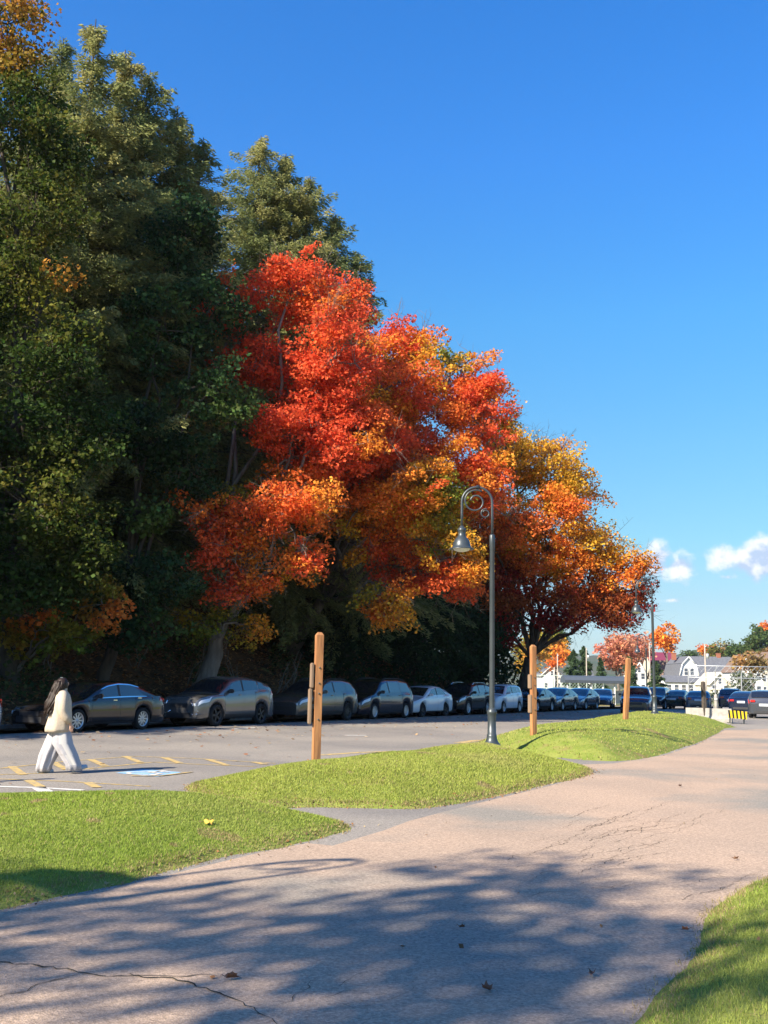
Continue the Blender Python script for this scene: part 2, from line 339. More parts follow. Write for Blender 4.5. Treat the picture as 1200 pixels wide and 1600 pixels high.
# cracks in the path
crack_m = mat('crack_dirt', (0.045, 0.04, 0.035), (0.09, 0.08, 0.06), scale=8, rough=1, spec=0)
cb = MB()
def crack(pts, wd, z=0.008, jit=0.03, seed=0, px=True, taper=True):
    P = [Vector(G(*p)) if px else Vector(p) for p in pts]; r = random.Random(seed); Q = []
    for a, b in zip(P[:-1], P[1:]):
        k = max(1, int((b - a).length / 0.045))
        for j in range(k): Q.append(a.lerp(b, j / k))
    Q.append(P[-1]); off = 0; W2 = []
    for i in range(len(Q)):
        off = off * .82 + r.uniform(-1, 1) * jit
        t = (Q[min(i + 1, len(Q) - 1)] - Q[max(0, i - 1)]).normalized(); nrm = Vector((-t.y, t.x))
        e = min(1, (len(Q) - i) / (len(Q) * .4)) if taper else 1
        ww = wd * (1.15 if px and wd > .0075 and seed < 10 else .68) * (0.3 + r.random()) * e / 2; c = Q[i] + nrm * off
        W2.append((c + nrm * ww, c - nrm * ww))
    vs = []; fs = []
    for i, (a, b) in enumerate(W2):
        vs += [(a.x, a.y, z), (b.x, b.y, z)]
        if i: fs.append((2 * i - 2, 2 * i - 1, 2 * i + 1, 2 * i))
    cb.add(vs, fs)
crack([(-20, 1502), (90, 1515), (200, 1526), (260, 1533), (330, 1550), (390, 1572), (440, 1620)], .013, seed=1)
crack([(200, 1526), (280, 1530), (345, 1527), (405, 1531)], .008, seed=2)
crack([(-20, 1562), (60, 1541), (140, 1524)], .008, seed=3)
crack([(430, 1572), (470, 1553), (480, 1540), (500, 1530)], .007, seed=4)
r_ = random.Random(5)
def web(cx, cy, n, spanx, spany, wd, seed):
    r = random.Random(seed)
    for i in range(n):
        x = cx + r.gauss(0, spanx); y = cy + r.gauss(0, spany); k = r.randint(2, 5); pts = [(x, y)]; a = r.choice([-.45, -.35, .1, -.6])
        for j in range(k):
            x += r.uniform(12, 36); y += a * r.uniform(5, 22) + r.uniform(-5, 5); pts.append((x, y))
        crack(pts, wd * r.uniform(.6, 1.2), seed=seed * 100 + i, jit=.025)
web(900, 1330, 26, 60, 22, .008, 11); web(960, 1285, 14, 50, 12, .010, 12); web(1080, 1395, 8, 30, 22, .006, 13)
web(860, 1370, 10, 50, 20, .006, 14); web(500, 1560, 6, 40, 14, .005, 15)
tag(cb.build('pavement_cracks', crack_m, fixn=False), kind='structure')

# painted marks on the car park
ylw = mat('worn_yellow_paint', (0.55, 0.37, 0.11), (0.27, 0.23, 0.15), scale=9, rough=.8, lo=.4, hi=.65)
wht = mat('worn_white_paint', (0.62, 0.60, 0.54), (0.30, 0.28, 0.25), scale=9, rough=.8, lo=.5, hi=.75)
blu = mat('worn_blue_paint', (0.16, 0.38, 0.60), (0.30, 0.42, 0.50), scale=6, rough=.8)
def strip(mb, a, b, wd, z=.0045):
    a = Vector(a); b = Vector(b); t = (b - a).normalized(); nn = Vector((-t.y, t.x)) * wd / 2
    mb.add([(*(a + nn), z), (*(a - nn), z), (*(b - nn), z), (*(b + nn), z)], [(0, 1, 2, 3)])
ym, ym2, wm, bm_ = MB(), MB(), MB(), MB()
def line(mb, pts, wd, z=.0045):
    for a, b in zip(pts[:-1], pts[1:]): strip(mb, G(*a), G(*b), wd, z)
line(ym, [(-10, 1202), (100, 1190), (210, 1182), (300, 1185), (430, 1193)], .08)
line(ym, [(-10, 1211), (75, 1208)], .07); line(ym, [(130, 1202), (240, 1191), (300, 1194), (400, 1198)], .08)
line(ym, [(-10, 1217), (100, 1221), (235, 1229)], .07); line(ym2, [(205, 1213), (250, 1213), (300, 1207)], .08, .0125)
line(wm, [(-10, 1229), (60, 1231), (130, 1235)], .13)
for a, b in (((18, 1198), (36, 1211)), ((82, 1191), (104, 1203)), ((141, 1187), (166, 1198)), ((194, 1182), (220, 1192)), ((256, 1184), (282, 1193)), ((325, 1187), (355, 1196)), ((396, 1191), (415, 1195)), ((43, 1219), (64, 1230)), ((136, 1223), (152, 1231))):
    strip(ym2, G(*a), G(*b), .14, .0085)
strip(wm, G(60, 1231), G(77, 1240), .2)
for a, b in (((363, 1139), (402, 1137)), ((538, 1149), (572, 1149)), ((796, 1119), (813, 1119)), ((914, 1126), (933, 1126))): strip(wm, G(*a), G(*b), .22)
line(ym, [(500, 1180), (560, 1176), (620, 1174)], .22); line(ym, [(716, 1161), (745, 1157), (775, 1156)], .3)
bm_.add([(*G(180, 1208), .0045), (*G(246, 1214), .0045), (*G(284, 1207), .0045), (*G(222, 1202), .0045)], [(0, 1, 2, 3)])
for nm, mb, m in (('line_markings', ym, ylw), ('hatch_markings', ym2, ylw), ('stall_markings', wm, wht), ('blue_bay_marking', bm_, blu)):
    tag(mb.build(nm, m, fixn=False), kind='structure')
# wheelchair emblem in worn white on the blue square (plain ring and figure strokes)
em = MB(); c0 = Vector(G(233, 1208)); ax = UD.normalized(); ay = Vector((ax.y, -ax.x))
def epnt(a, b): return c0 + ay * a + ax * b
pp = [epnt(.28 * math.cos(t), -.1 + .28 * math.sin(t)) for t in np.linspace(1.9, 6.0, 12)]
for a, b in zip(pp[:-1], pp[1:]): strip(em, a, b, .07, .0085)
for a, b in ((epnt(-.05, .5), epnt(-.02, .02)), (epnt(-.04, .25), epnt(.22, .25)), (epnt(-.02, .03), epnt(.25, .0)), (epnt(.24, .02), epnt(.36, -.35))): strip(em, a, b, .09, .0125)
tag(em.build('bay_emblem_marking', wht, fixn=False), kind='structure')
# kerb along the foot of the bank
kb = MB(); conc = mat('pale_concrete', (0.36, 0.34, 0.30), (0.27, 0.255, 0.23), scale=6, rough=.9, bump=.4, bscale=30, c3=(0.27, .25, .22), s3=1.5, c3lo=.62, c3hi=.75)
a = UV(-60, 1.5); b = UV(56, 1.5); kb.box(((a[0] + b[0]) / 2, (a[1] + b[1]) / 2, .05), (116, .16, .2), rz=math.atan2(UD.y, UD.x), bev=.015)
tag(kb.build('kerb', mat('kerb_concrete', (.20, .19, .17), (.13, .12, .11), scale=3, rough=.9)), kind='structure')

# ------------------------------------------------------------------ grass blades
def grass_blades():
    Vs, Cs = [], []
    for k, cnt in (('A', 380000), ('B', 220000), ('C', 110000), ('R', 180000)):
        Q = MOUTL[k]; lo_, hi_ = Q.min(0), Q.max(0)
        P = rng.uniform(lo_, hi_, (cnt * 5, 2)); dist = np.hypot(P[:, 0], P[:, 1])
        vis = (P[:, 1] > 3.5) & (np.abs(P[:, 0] / np.maximum(P[:, 1], .1)) < .47)
        keep = vis & (rng.random(len(P)) < np.clip((7.0 / dist) ** 1.6, 0.02, 1)); P = P[keep][:cnt * 2]
        z, d = mound_height(k, P); edge = rng.random(len(P)) < np.clip((d + .07) / .22, 0.04, 1); m = (d > -.09) & edge; z = np.maximum(z, .006)
        P, z, d = P[m][:cnt], z[m][:cnt], d[m][:cnt]
        n = len(P); dist = np.hypot(P[:, 0], P[:, 1])
        h = rng.uniform(.014, .034, n) * (1 + .5 * (n2(P[:, 0], P[:, 1], 1.7, 2) - .4)) * np.clip(dist / 12, 1, 1.5); wd = .0028 * np.clip(dist / 5.5, 1, 5)
        a = rng.uniform(0, 2 * math.pi, n); lean = rng.uniform(.2, 1.1, n) * h; la = rng.uniform(0, 2 * math.pi, n)
        b0 = np.stack([P[:, 0] + np.cos(a) * wd, P[:, 1] + np.sin(a) * wd, z - .008], 1); b1 = np.stack([P[:, 0] - np.cos(a) * wd, P[:, 1] - np.sin(a) * wd, z - .008], 1)
        tp = np.stack([P[:, 0] + np.cos(la) * lean, P[:, 1] + np.sin(la) * lean, z + h * .85], 1)
        Vs.append(np.stack([b0, b1, tp], 1).reshape(-1, 3))
        t = n2(P[:, 0], P[:, 1], .9, 5) * .6 + n2(P[:, 0], P[:, 1], 3.1, 6) * .4; r = rng.random(n)
        c = np.array([.17, .27, .030]) * (1 - t)[:, None] + np.array([.36, .42, .07]) * t[:, None]
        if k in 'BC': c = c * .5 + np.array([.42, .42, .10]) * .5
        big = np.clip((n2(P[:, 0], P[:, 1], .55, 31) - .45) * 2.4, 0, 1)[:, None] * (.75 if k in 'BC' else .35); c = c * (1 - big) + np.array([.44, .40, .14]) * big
        dry = (n2(P[:, 0], P[:, 1], 1.3, 7) > .74) | (rng.random(n) < .06) | (d < rng.uniform(-.05, .26, n)) | (n2(P[:, 0], P[:, 1], 5.0, 17) > .80)
        c = np.where(dry[:, None], np.array([.42, .33, .15]) * rng.uniform(.6, 1.1, n)[:, None], c); c = c * (0.75 + .5 * r)[:, None]
        Cs.append(c)
    V = np.concatenate(Vs); F = np.arange(len(V)).reshape(-1, 3)
    o = link_mesh('grass', np_mesh('grass', V, F, np.concatenate(Cs)), leafmat('grass_blade', .4, .6, .25))
    tag(o, 'short mown grass covering the low mounds beside the path', 'grass', kind='stuff')
grass_blades()

# ------------------------------------------------------------------ foliage machinery
def quads(C, A, B, cols):                         # leaves: centres, half length vectors, half width vectors
    V = np.stack([C - A, C + B - A * .1, C + A, C - B - A * .1], 1).reshape(-1, 3)
    return V, np.arange(len(V)).reshape(-1, 4), cols
def unit(a): return a / (np.linalg.norm(a, axis=1, keepdims=True) + 1e-9)
def leaf_cloud(ctr, rad, cols, n_per, size, flat=.5, upb=.9, jit=.22, r=None):
    r = r or rng; k = len(ctr); n = np.maximum(4, (n_per * (rad / rad.mean()) ** 2)).astype(int); I = np.repeat(np.arange(k), n); M = len(I)
    d = unit(r.normal(size=(M, 3))); rr = r.random(M) ** .42
    off = d * rr[:, None] * rad[I][:, None]; off[:, 2] *= flat; off[:, 2] -= .12 * (off[:, 0] ** 2 + off[:, 1] ** 2) / rad[I]
    sl_ = r.normal(size=(k, 2)) * .38; off[:, 2] += (off[:, :2] * sl_[I]).sum(1); off *= (.75 + .5 * vnoise((ctr[I] + off) * 3.1, 77))[:, None]
    C = ctr[I] + off
    nrm = unit(r.normal(size=(M, 3)) + np.array([0, 0, upb]) + d * .3); t = unit(np.cross(nrm, r.normal(size=(M, 3)))); b = np.cross(nrm, t)
    s = size * r.uniform(.45, 1.5, M)
    c = cols[I] * (1 + jit * r.normal(size=M))[:, None] * (1 + .08 * r.normal(size=(M, 3)))
    return quads(C, t * s[:, None] * .5, b * s[:, None] * .42, c)
def segs(p0, p1, r0, r1, n=4):                    # many straight tapered twigs
    t = unit(p1 - p0); h = np.where(np.abs(t[:, 2:3]) < .9, np.array([[0, 0, 1.]]), np.array([[1., 0, 0]])); a = unit(np.cross(t, h)); b = np.cross(t, a)
    ring = []
    for p, r in ((p0, r0), (p1, r1)):
        for k in range(n):
            g = 2 * math.pi * k / n; ring.append(p + (a * math.cos(g) + b * math.sin(g)) * r[:, None])
    V = np.stack(ring, 1).reshape(-1, 3); base = (np.arange(len(p0)) * 2 * n)[:, None]
    F = np.concatenate([base + np.array([[k, (k + 1) % n, n + (k + 1) % n, n + k]]) for k in range(n)], 0)
    return V, F
def crooked(a, b, k, amp, r, sag=0):
    a = np.array(a, float); b = np.array(b, float); t = np.linspace(0, 1, k + 1)[:, None]; P = a + (b - a) * t
    L = np.linalg.norm(b - a); n = r.normal(size=(k + 1, 3)) * amp * L; n[0] = 0; n[-1] = 0
    P = P + n; P[:, 2] += sag * L * np.sin(t[:, 0] * math.pi)
    return P
def poly_tube(V, F, P, r0, r1, n=8):
    mb = MB(); m = len(P); rr = [r0 + (r1 - r0) * (i / (m - 1)) for i in range(m)]
    mb.tube(P, rr, n=n); o = sum(len(v) for v in V)
    V.append(np.array(mb.v)); F.append(np.array([f for f in mb.f if len(f) == 4]) + o)
bark_m = mat('grey_brown_bark', (0.12, 0.095, 0.075), (0.20, 0.17, 0.14), scale=6, rough=.9, spec=.15, bump=1.0, bscale=18, stretch=(1, 1, .22))
maple_bark = mat('pale_maple_bark', (0.13, 0.11, 0.088), (0.22, 0.185, 0.15), scale=6, rough=.9, spec=.15, bump=1.0, bscale=18, stretch=(1, 1, .22))
dark_bark = mat('dark_bark', (0.055, 0.045, 0.035), (0.10, 0.08, 0.06), scale=6, rough=.95, spec=.1, bump=1.0, bscale=18, stretch=(1, 1, .22))
twig_m = mat('pale_twig', (0.33, 0.27, 0.22), (0.22, 0.18, 0.15), scale=5, rough=.85, spec=.2)
LEAF = leafmat('autumn_leaf'); 
BL = []
def broad_tree(name, label, cat, base, blobs, palette, n_leaf=200, size=.12, trunk_r=.3, seed=1, fork=.35, group=None, density=1.0, twigs=True, barkm=None, bare=0.0, clump=.75, parts=True, surf=.5, upb=.9, flat=.5, limb=1.0, halo=0):
    """blobs: list of (centre Vector, rx, ry, rz)"""
    r = np.random.default_rng(seed); base = np.array(base, float)
    root = thing(name, label, cat, tuple(base), group=group)
    tot = np.array([b[1] * b[2] + b[2] * b[3] + b[1] * b[3] for b in blobs]); ctr = []; bid = []
    for i, (c, rx, ry, rz) in enumerate(blobs):
        n = max(4, int(density * tot[i] * 1.5 / clump ** 2)); d = unit(r.normal(size=(n, 3))); q = (surf + (1 - surf) * r.random(n) ** .6)
        q *= .66 + .62 * vnoise(d * 2.2 + 11 + i * 7, seed)
        ctr.append(np.array(c) + d * q[:, None] * np.array([rx, ry, rz])); bid += [i] * n
    ctr = np.concatenate(ctr); bid = np.array(bid)
    ok = ctr[:, 2] > base[2] + .6; ctr, bid = ctr[ok], bid[ok]
    # limbs
    V, F = [], []; allc = np.array([np.array(b[0]) for b in blobs]); top = allc[np.argmax(allc[:, 2])]
    cen = allc.mean(0); fk = base + (cen - base) * fork; fk[2] = base[2] + (cen[2] - base[2]) * max(fork, .3) 
    T = crooked(base - np.array([0, 0, .3]), fk, 6, .012, r); poly_tube(V, F, T, trunk_r * 1.15, trunk_r * .72, 12)
    nodes = [(fk, -1)]; N_pts = [fk]; N_b = [-1]
    for i, c in enumerate(allc):
        P = crooked(fk, c, 6, .03, r, .06); poly_tube(V, F, P, trunk_r * .55 * limb, trunk_r * .12, 7)
        for p in P[1:]: N_pts.append(p); N_b.append(i)
    N_pts = np.array(N_pts); N_b = np.array(N_b)
    # secondary limbs to hubs then twigs
    hubs = []
    for i in range(len(allc)):
        m = np.where(bid == i)[0]
        if len(m) == 0: continue
        hs = m[r.permutation(len(m))[:max(2, len(m) // 9)]]
        cand = N_pts[N_b == i]
        for h in hs:
            tgt = ctr[h]; s = cand[np.argmin(np.linalg.norm(cand - tgt, axis=1))]
            P = crooked(s, tgt, 4, .05, r, .05); poly_tube(V, F, P, trunk_r * .13 + .01, .018, 5); hubs += [p for p in P[1:]]
    hubs = np.array(hubs) if hubs else N_pts
    if twigs:
        dd = ((ctr[:, None, :] - hubs[None]) ** 2).sum(-1); s = hubs[np.argmin(dd, 1)]; mid = (s + ctr) / 2 + r.normal(size=ctr.shape) * .12
        for a, b, ra, rb in ((s, mid, .022, .014), (mid, ctr, .014, .006)):
            v, f = segs(a, b, np.full(len(a), ra), np.full(len(a), rb), 3); o = sum(len(q) for q in V); V.append(v); F.append(f + o)
        k = 3; c2 = np.repeat(ctr, k, 0); e = c2 + r.normal(size=c2.shape) * np.array([.5, .5, .3]) * clump + np.array([0, 0, .15])
        v, f = segs(c2, e, np.full(len(c2), .007), np.full(len(c2), .003), 3); o = sum(len(q) for q in V); V.append(v); F.append(f + o)
        if halo > 0:
            cc0 = ctr.mean(0); dout = np.linalg.norm((ctr - cc0), axis=1); outer = ctr[(dout > np.quantile(dout, .55)) & (r.random(len(ctr)) < halo)]
            for _ in range(3):
                b0 = np.repeat(outer, 2, 0); dd0 = unit(unit(b0 - cc0) * .7 + np.array([0, 0, .2]) + r.normal(size=b0.shape) * .6); L0_ = r.uniform(.8, 2.0, len(b0)) * clump
                e0 = b0 + dd0 * L0_[:, None]; v, f = segs(b0, e0, np.full(len(b0), .014), np.full(len(b0), .005), 3); o = sum(len(q) for q in V); V.append(v); F.append(f + o)
                for q_ in (.4, .6, .8):
                    b1 = b0 + dd0 * (L0_ * q_)[:, None]; e1 = b1 + unit(dd0 + r.normal(size=b0.shape) * .7) * (L0_ * .4)[:, None]; v, f = segs(b1, e1, np.full(len(b0), .008), np.full(len(b0), .004), 3); o = sum(len(q) for q in V); V.append(v); F.append(f + o)
    me = np_mesh('trunk', np.concatenate(V) - base, np.concatenate(F)); link_mesh('trunk', me, barkm or bark_m, root, smooth=True)
    keep = r.random(len(ctr)) >= bare; c3 = ctr[keep]
    cols = palette(c3, r)
    rad = clump * r.uniform(.4, 1.3, len(c3))
    v, f, c = leaf_cloud(c3, rad, cols, n_leaf, size, flat=flat, r=r, upb=upb)
    link_mesh('crown', np_mesh('crown', v - base, f, c), LEAF, root)
    return root
def pal(*cs, scale=.35, seed=0, zfn=None, rnd=.25):
    """mix of true leaf colours in patches"""
    A = np.array(cs)
    def f(P, r):
        t = vnoise(P * scale, seed) * .65 + vnoise(P * scale * 2.3, seed + 5) * .35; t = (t - .5) * 2.0 + .5
        if zfn is not None: t = t + zfn(P)
        t = np.clip(t + r.normal(size=len(P)) * rnd * .4, 0, .999) * (len(A) - 1); i = t.astype(int); fr = (t - i)[:, None]
        return A[i] * (1 - fr) + A[i + 1] * fr if len(A) > 1 else A[i]
    return f
def blob(px, py, Y, rx, ry, rd=None):
    c = D(px, py, Y); s = Y / FPX; return (c, rx * s, (rd if rd else (rx + ry) / 2) * s, ry * s)
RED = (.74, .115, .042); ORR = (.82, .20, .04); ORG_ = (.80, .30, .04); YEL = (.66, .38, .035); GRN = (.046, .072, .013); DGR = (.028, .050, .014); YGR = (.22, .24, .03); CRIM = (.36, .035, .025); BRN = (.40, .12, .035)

# big red maple (left part) with leaning trunk
bx, by = UV(8.9, 3.2)
mt = broad_tree('red_maple_tree', 'tall scarlet and orange maple with a leaning grey trunk behind the grey angular crossover', 'tree', (bx, by, HZ(bx, by)),
  [blob(455, 455, 43, 85, 62), blob(400, 560, 43, 62, 70), blob(520, 560, 42, 85, 80), blob(455, 690, 41, 60, 80), blob(560, 670, 42.5, 70, 80), blob(415, 800, 39.5, 105, 62), blob(360, 870, 39.5, 70, 45), blob(470, 860, 39.5, 45, 40), blob(330, 825, 40, 40, 36), blob(350, 975, 41, 75, 22), blob(500, 620, 42.5, 70, 90), blob(470, 780, 41.5, 60, 60), blob(390, 915, 40, 75, 26), blob(500, 690, 41, 60, 60), blob(345, 470, 44, 40, 50), blob(540, 470, 45, 45, 40)],
  pal(YGR, YEL, ORG_, ORR, RED, RED, seed=3, scale=.34, zfn=lambda P: np.clip((P[:, 2] - 7.5) * .035, -.2, .2) + .07), n_leaf=210, size=.12, barkm=maple_bark, trunk_r=.38, seed=11, bare=.10, fork=.28, clump=.8, density=1.55, surf=.25, limb=.6, halo=.22, flat=.52)
bx, by = UV(22.5, 8.0)
broad_tree('red_maple_tree', 'broad red and gold maple overhanging the parked vans beside the lamp', 'tree', (bx, by, HZ(bx, by)),
  [blob(620, 540, 50, 75, 55), blob(700, 590, 49, 80, 62), blob(645, 660, 48, 85, 62), blob(745, 660, 49, 62, 55), blob(600, 745, 46, 72, 58), blob(680, 720, 46, 75, 62), blob(650, 800, 45, 80, 48), blob(705, 870, 45, 52, 52), blob(600, 930, 44, 55, 36), blob(575, 835, 46, 55, 50), blob(560, 620, 50, 45, 60), blob(745, 760, 47, 55, 70), blob(720, 890, 46, 42, 45), blob(640, 880, 47, 60, 45), blob(760, 620, 51, 45, 42), blob(590, 700, 44, 75, 60), blob(650, 770, 44, 75, 55), blob(560, 790, 44.5, 45, 50), blob(600, 610, 47, 70, 55)],
  pal(YGR, YEL, ORG_, ORR, RED, RED, seed=9, scale=.34, zfn=lambda P: np.clip((P[:, 2] - 8.5) * .03, -.2, .2) + .03), n_leaf=210, size=.125, barkm=maple_bark, trunk_r=.36, seed=12, bare=.08, fork=.3, clump=.8, density=1.55, surf=.25, limb=.6, halo=.22, flat=.52)
bx, by = D(812, 1075, 68)[:2]
broad_tree('orange_maple_tree', 'wide orange and russet maple with dark trunk and bare twig tips', 'tree', (bx, by, .0),
  [blob(775, 700, 64, 45, 45), blob(755, 800, 63, 45, 70), blob(800, 730, 66, 55, 50), blob(850, 730, 66, 60, 55), blob(790, 820, 65, 60, 60), blob(870, 810, 65, 70, 65), blob(930, 850, 66, 50, 48), blob(975, 890, 66, 38, 40), blob(800, 910, 65, 70, 45), blob(880, 905, 66, 62, 45), blob(940, 930, 67, 52, 38), blob(765, 945, 66, 45, 40), blob(830, 960, 67, 45, 28), blob(770, 880, 67, 55, 60), blob(985, 930, 66, 32, 30), blob(900, 770, 67, 40, 36), blob(830, 850, 66, 80, 70), blob(890, 950, 66, 60, 32), blob(955, 955, 66, 42, 30), blob(1000, 920, 67, 22, 22), blob(780, 985, 68, 40, 26)],
  pal(YEL, ORG_, ORR, BRN, CRIM, CRIM, seed=17, scale=.2, zfn=lambda P: np.clip((P[:, 0] - 11) * .03 - (P[:, 2] - 11) * .04, -.35, .4)), n_leaf=165, size=.15, trunk_r=.5, seed=13, bare=.14, fork=.34, clump=1.0, barkm=dark_bark, density=1.9, surf=.25, limb=.4, halo=.3)
# left green maple
bx, by = -12.6, 35.2
broad_tree('green_maple_tree', 'huge green maple turning yellow at its top, cut by the left edge', 'tree', (bx, by, HZ(bx, by)),
  [blob(20, 50, 35, 60, 75), blob(45, 140, 35, 50, 55), blob(-10, 120, 35, 50, 70), blob(75, 250, 34.5, 50, 50), blob(30, 200, 34.5, 75, 80), blob(60, 330, 34, 75, 75), blob(30, 430, 33.5, 80, 80), blob(80, 560, 33, 75, 75), blob(30, 660, 33, 90, 80), blob(110, 690, 33, 65, 70), blob(50, 790, 32.5, 105, 75), blob(120, 860, 33, 65, 60), blob(40, 920, 33, 100, 55), blob(-80, 500, 35, 90, 250), blob(-80, 850, 34, 90, 120)],
  pal(GRN, (.035, .068, .014), GRN, (.08, .10, .016), (.20, .19, .03), (.40, .19, .03), seed=23, scale=.28, zfn=lambda P: np.clip((P[:, 2] - 16) * .05, -.12, .4)), n_leaf=135, size=.135, trunk_r=.36, seed=14, clump=.9, barkm=dark_bark, density=2.0, surf=.4, limb=.6)
bx, by = -10.4, 38.6
broad_tree('green_oak_tree', 'dark green broadleaf tree between the conifers and the red maple', 'tree', (bx, by, HZ(bx, by)),
  [blob(290, 370, 40, 55, 70), blob(330, 480, 40, 60, 70), blob(250, 520, 39, 65, 80), blob(330, 610, 38.5, 65, 65), blob(240, 680, 38, 65, 60), blob(300, 740, 38, 65, 55), blob(215, 800, 38, 45, 40), blob(250, 900, 37.5, 55, 50), blob(225, 980, 37, 60, 40)],
  pal(DGR, (.03, .07, .025), (.045, .09, .03), (.10, .16, .04), seed=31, scale=.4), n_leaf=130, size=.16, trunk_r=.24, seed=15, clump=.85, barkm=dark_bark, density=1.35, surf=.35, limb=.7)
bx, by = -13.2, 32.8
broad_tree('young_maple_tree', 'low young maple with orange and olive leaves behind the dark sedan', 'tree', (bx + .6, by + 2.5, HZ(bx + .6, by + 2.5)),
  [blob(60, 985, 34, 60, 26), blob(150, 945, 34, 50, 35), blob(110, 1000, 34.5, 55, 25), blob(10, 1000, 34.5, 40, 30)],
  pal(GRN, YGR, (.30, .20, .03), ORR, seed=41, scale=.5), n_leaf=110, size=.14, trunk_r=.09, seed=16, clump=.55, density=.8)

# dark trees filling the wooded bank
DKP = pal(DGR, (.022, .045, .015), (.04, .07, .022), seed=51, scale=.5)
def dark_tree(name, label, u, v, blobs, seed, group=None, palette=DKP, tr=.22, **kw):
    x, y = UV(u, v); return broad_tree(name, label, 'tree', (x, y, HZ(x, y)), blobs, palette, n_leaf=110, size=.20, trunk_r=tr, seed=seed, clump=1.1, twigs=False, density=1.8, surf=.3, group=group, barkm=dark_bark, **kw)
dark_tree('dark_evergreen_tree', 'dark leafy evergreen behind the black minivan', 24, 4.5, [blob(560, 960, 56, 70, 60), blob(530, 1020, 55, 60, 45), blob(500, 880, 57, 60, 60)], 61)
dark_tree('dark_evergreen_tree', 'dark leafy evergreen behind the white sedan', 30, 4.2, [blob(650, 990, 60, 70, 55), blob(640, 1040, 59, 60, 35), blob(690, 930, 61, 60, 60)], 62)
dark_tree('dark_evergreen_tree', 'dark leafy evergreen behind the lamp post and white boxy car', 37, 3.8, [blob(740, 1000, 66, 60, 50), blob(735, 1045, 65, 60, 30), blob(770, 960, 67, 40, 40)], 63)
gb = 'shaded trees higher on the bank'
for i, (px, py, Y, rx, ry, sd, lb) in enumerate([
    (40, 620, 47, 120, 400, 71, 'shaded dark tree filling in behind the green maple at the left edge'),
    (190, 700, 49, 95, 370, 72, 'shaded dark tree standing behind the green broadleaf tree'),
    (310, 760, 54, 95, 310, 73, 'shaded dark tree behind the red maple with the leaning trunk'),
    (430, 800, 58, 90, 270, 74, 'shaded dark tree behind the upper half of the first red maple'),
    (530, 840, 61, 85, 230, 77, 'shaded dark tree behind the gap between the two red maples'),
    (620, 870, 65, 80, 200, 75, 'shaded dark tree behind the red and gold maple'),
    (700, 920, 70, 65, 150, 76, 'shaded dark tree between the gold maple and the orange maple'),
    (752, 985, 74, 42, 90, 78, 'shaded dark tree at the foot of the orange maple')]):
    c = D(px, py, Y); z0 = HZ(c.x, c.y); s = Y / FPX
    broad_tree('shaded_tree', lb, 'tree', (c.x, c.y, z0), [(c + Vector((0, 0, ry * s * k)), rx * s, rx * s, ry * s * .42) for k in (-.62, -.2, .2, .58)], DKP, n_leaf=110, size=.30, trunk_r=.3, seed=sd, clump=1.5, twigs=False, group=gb, barkm=dark_bark, density=1.9, surf=.35)

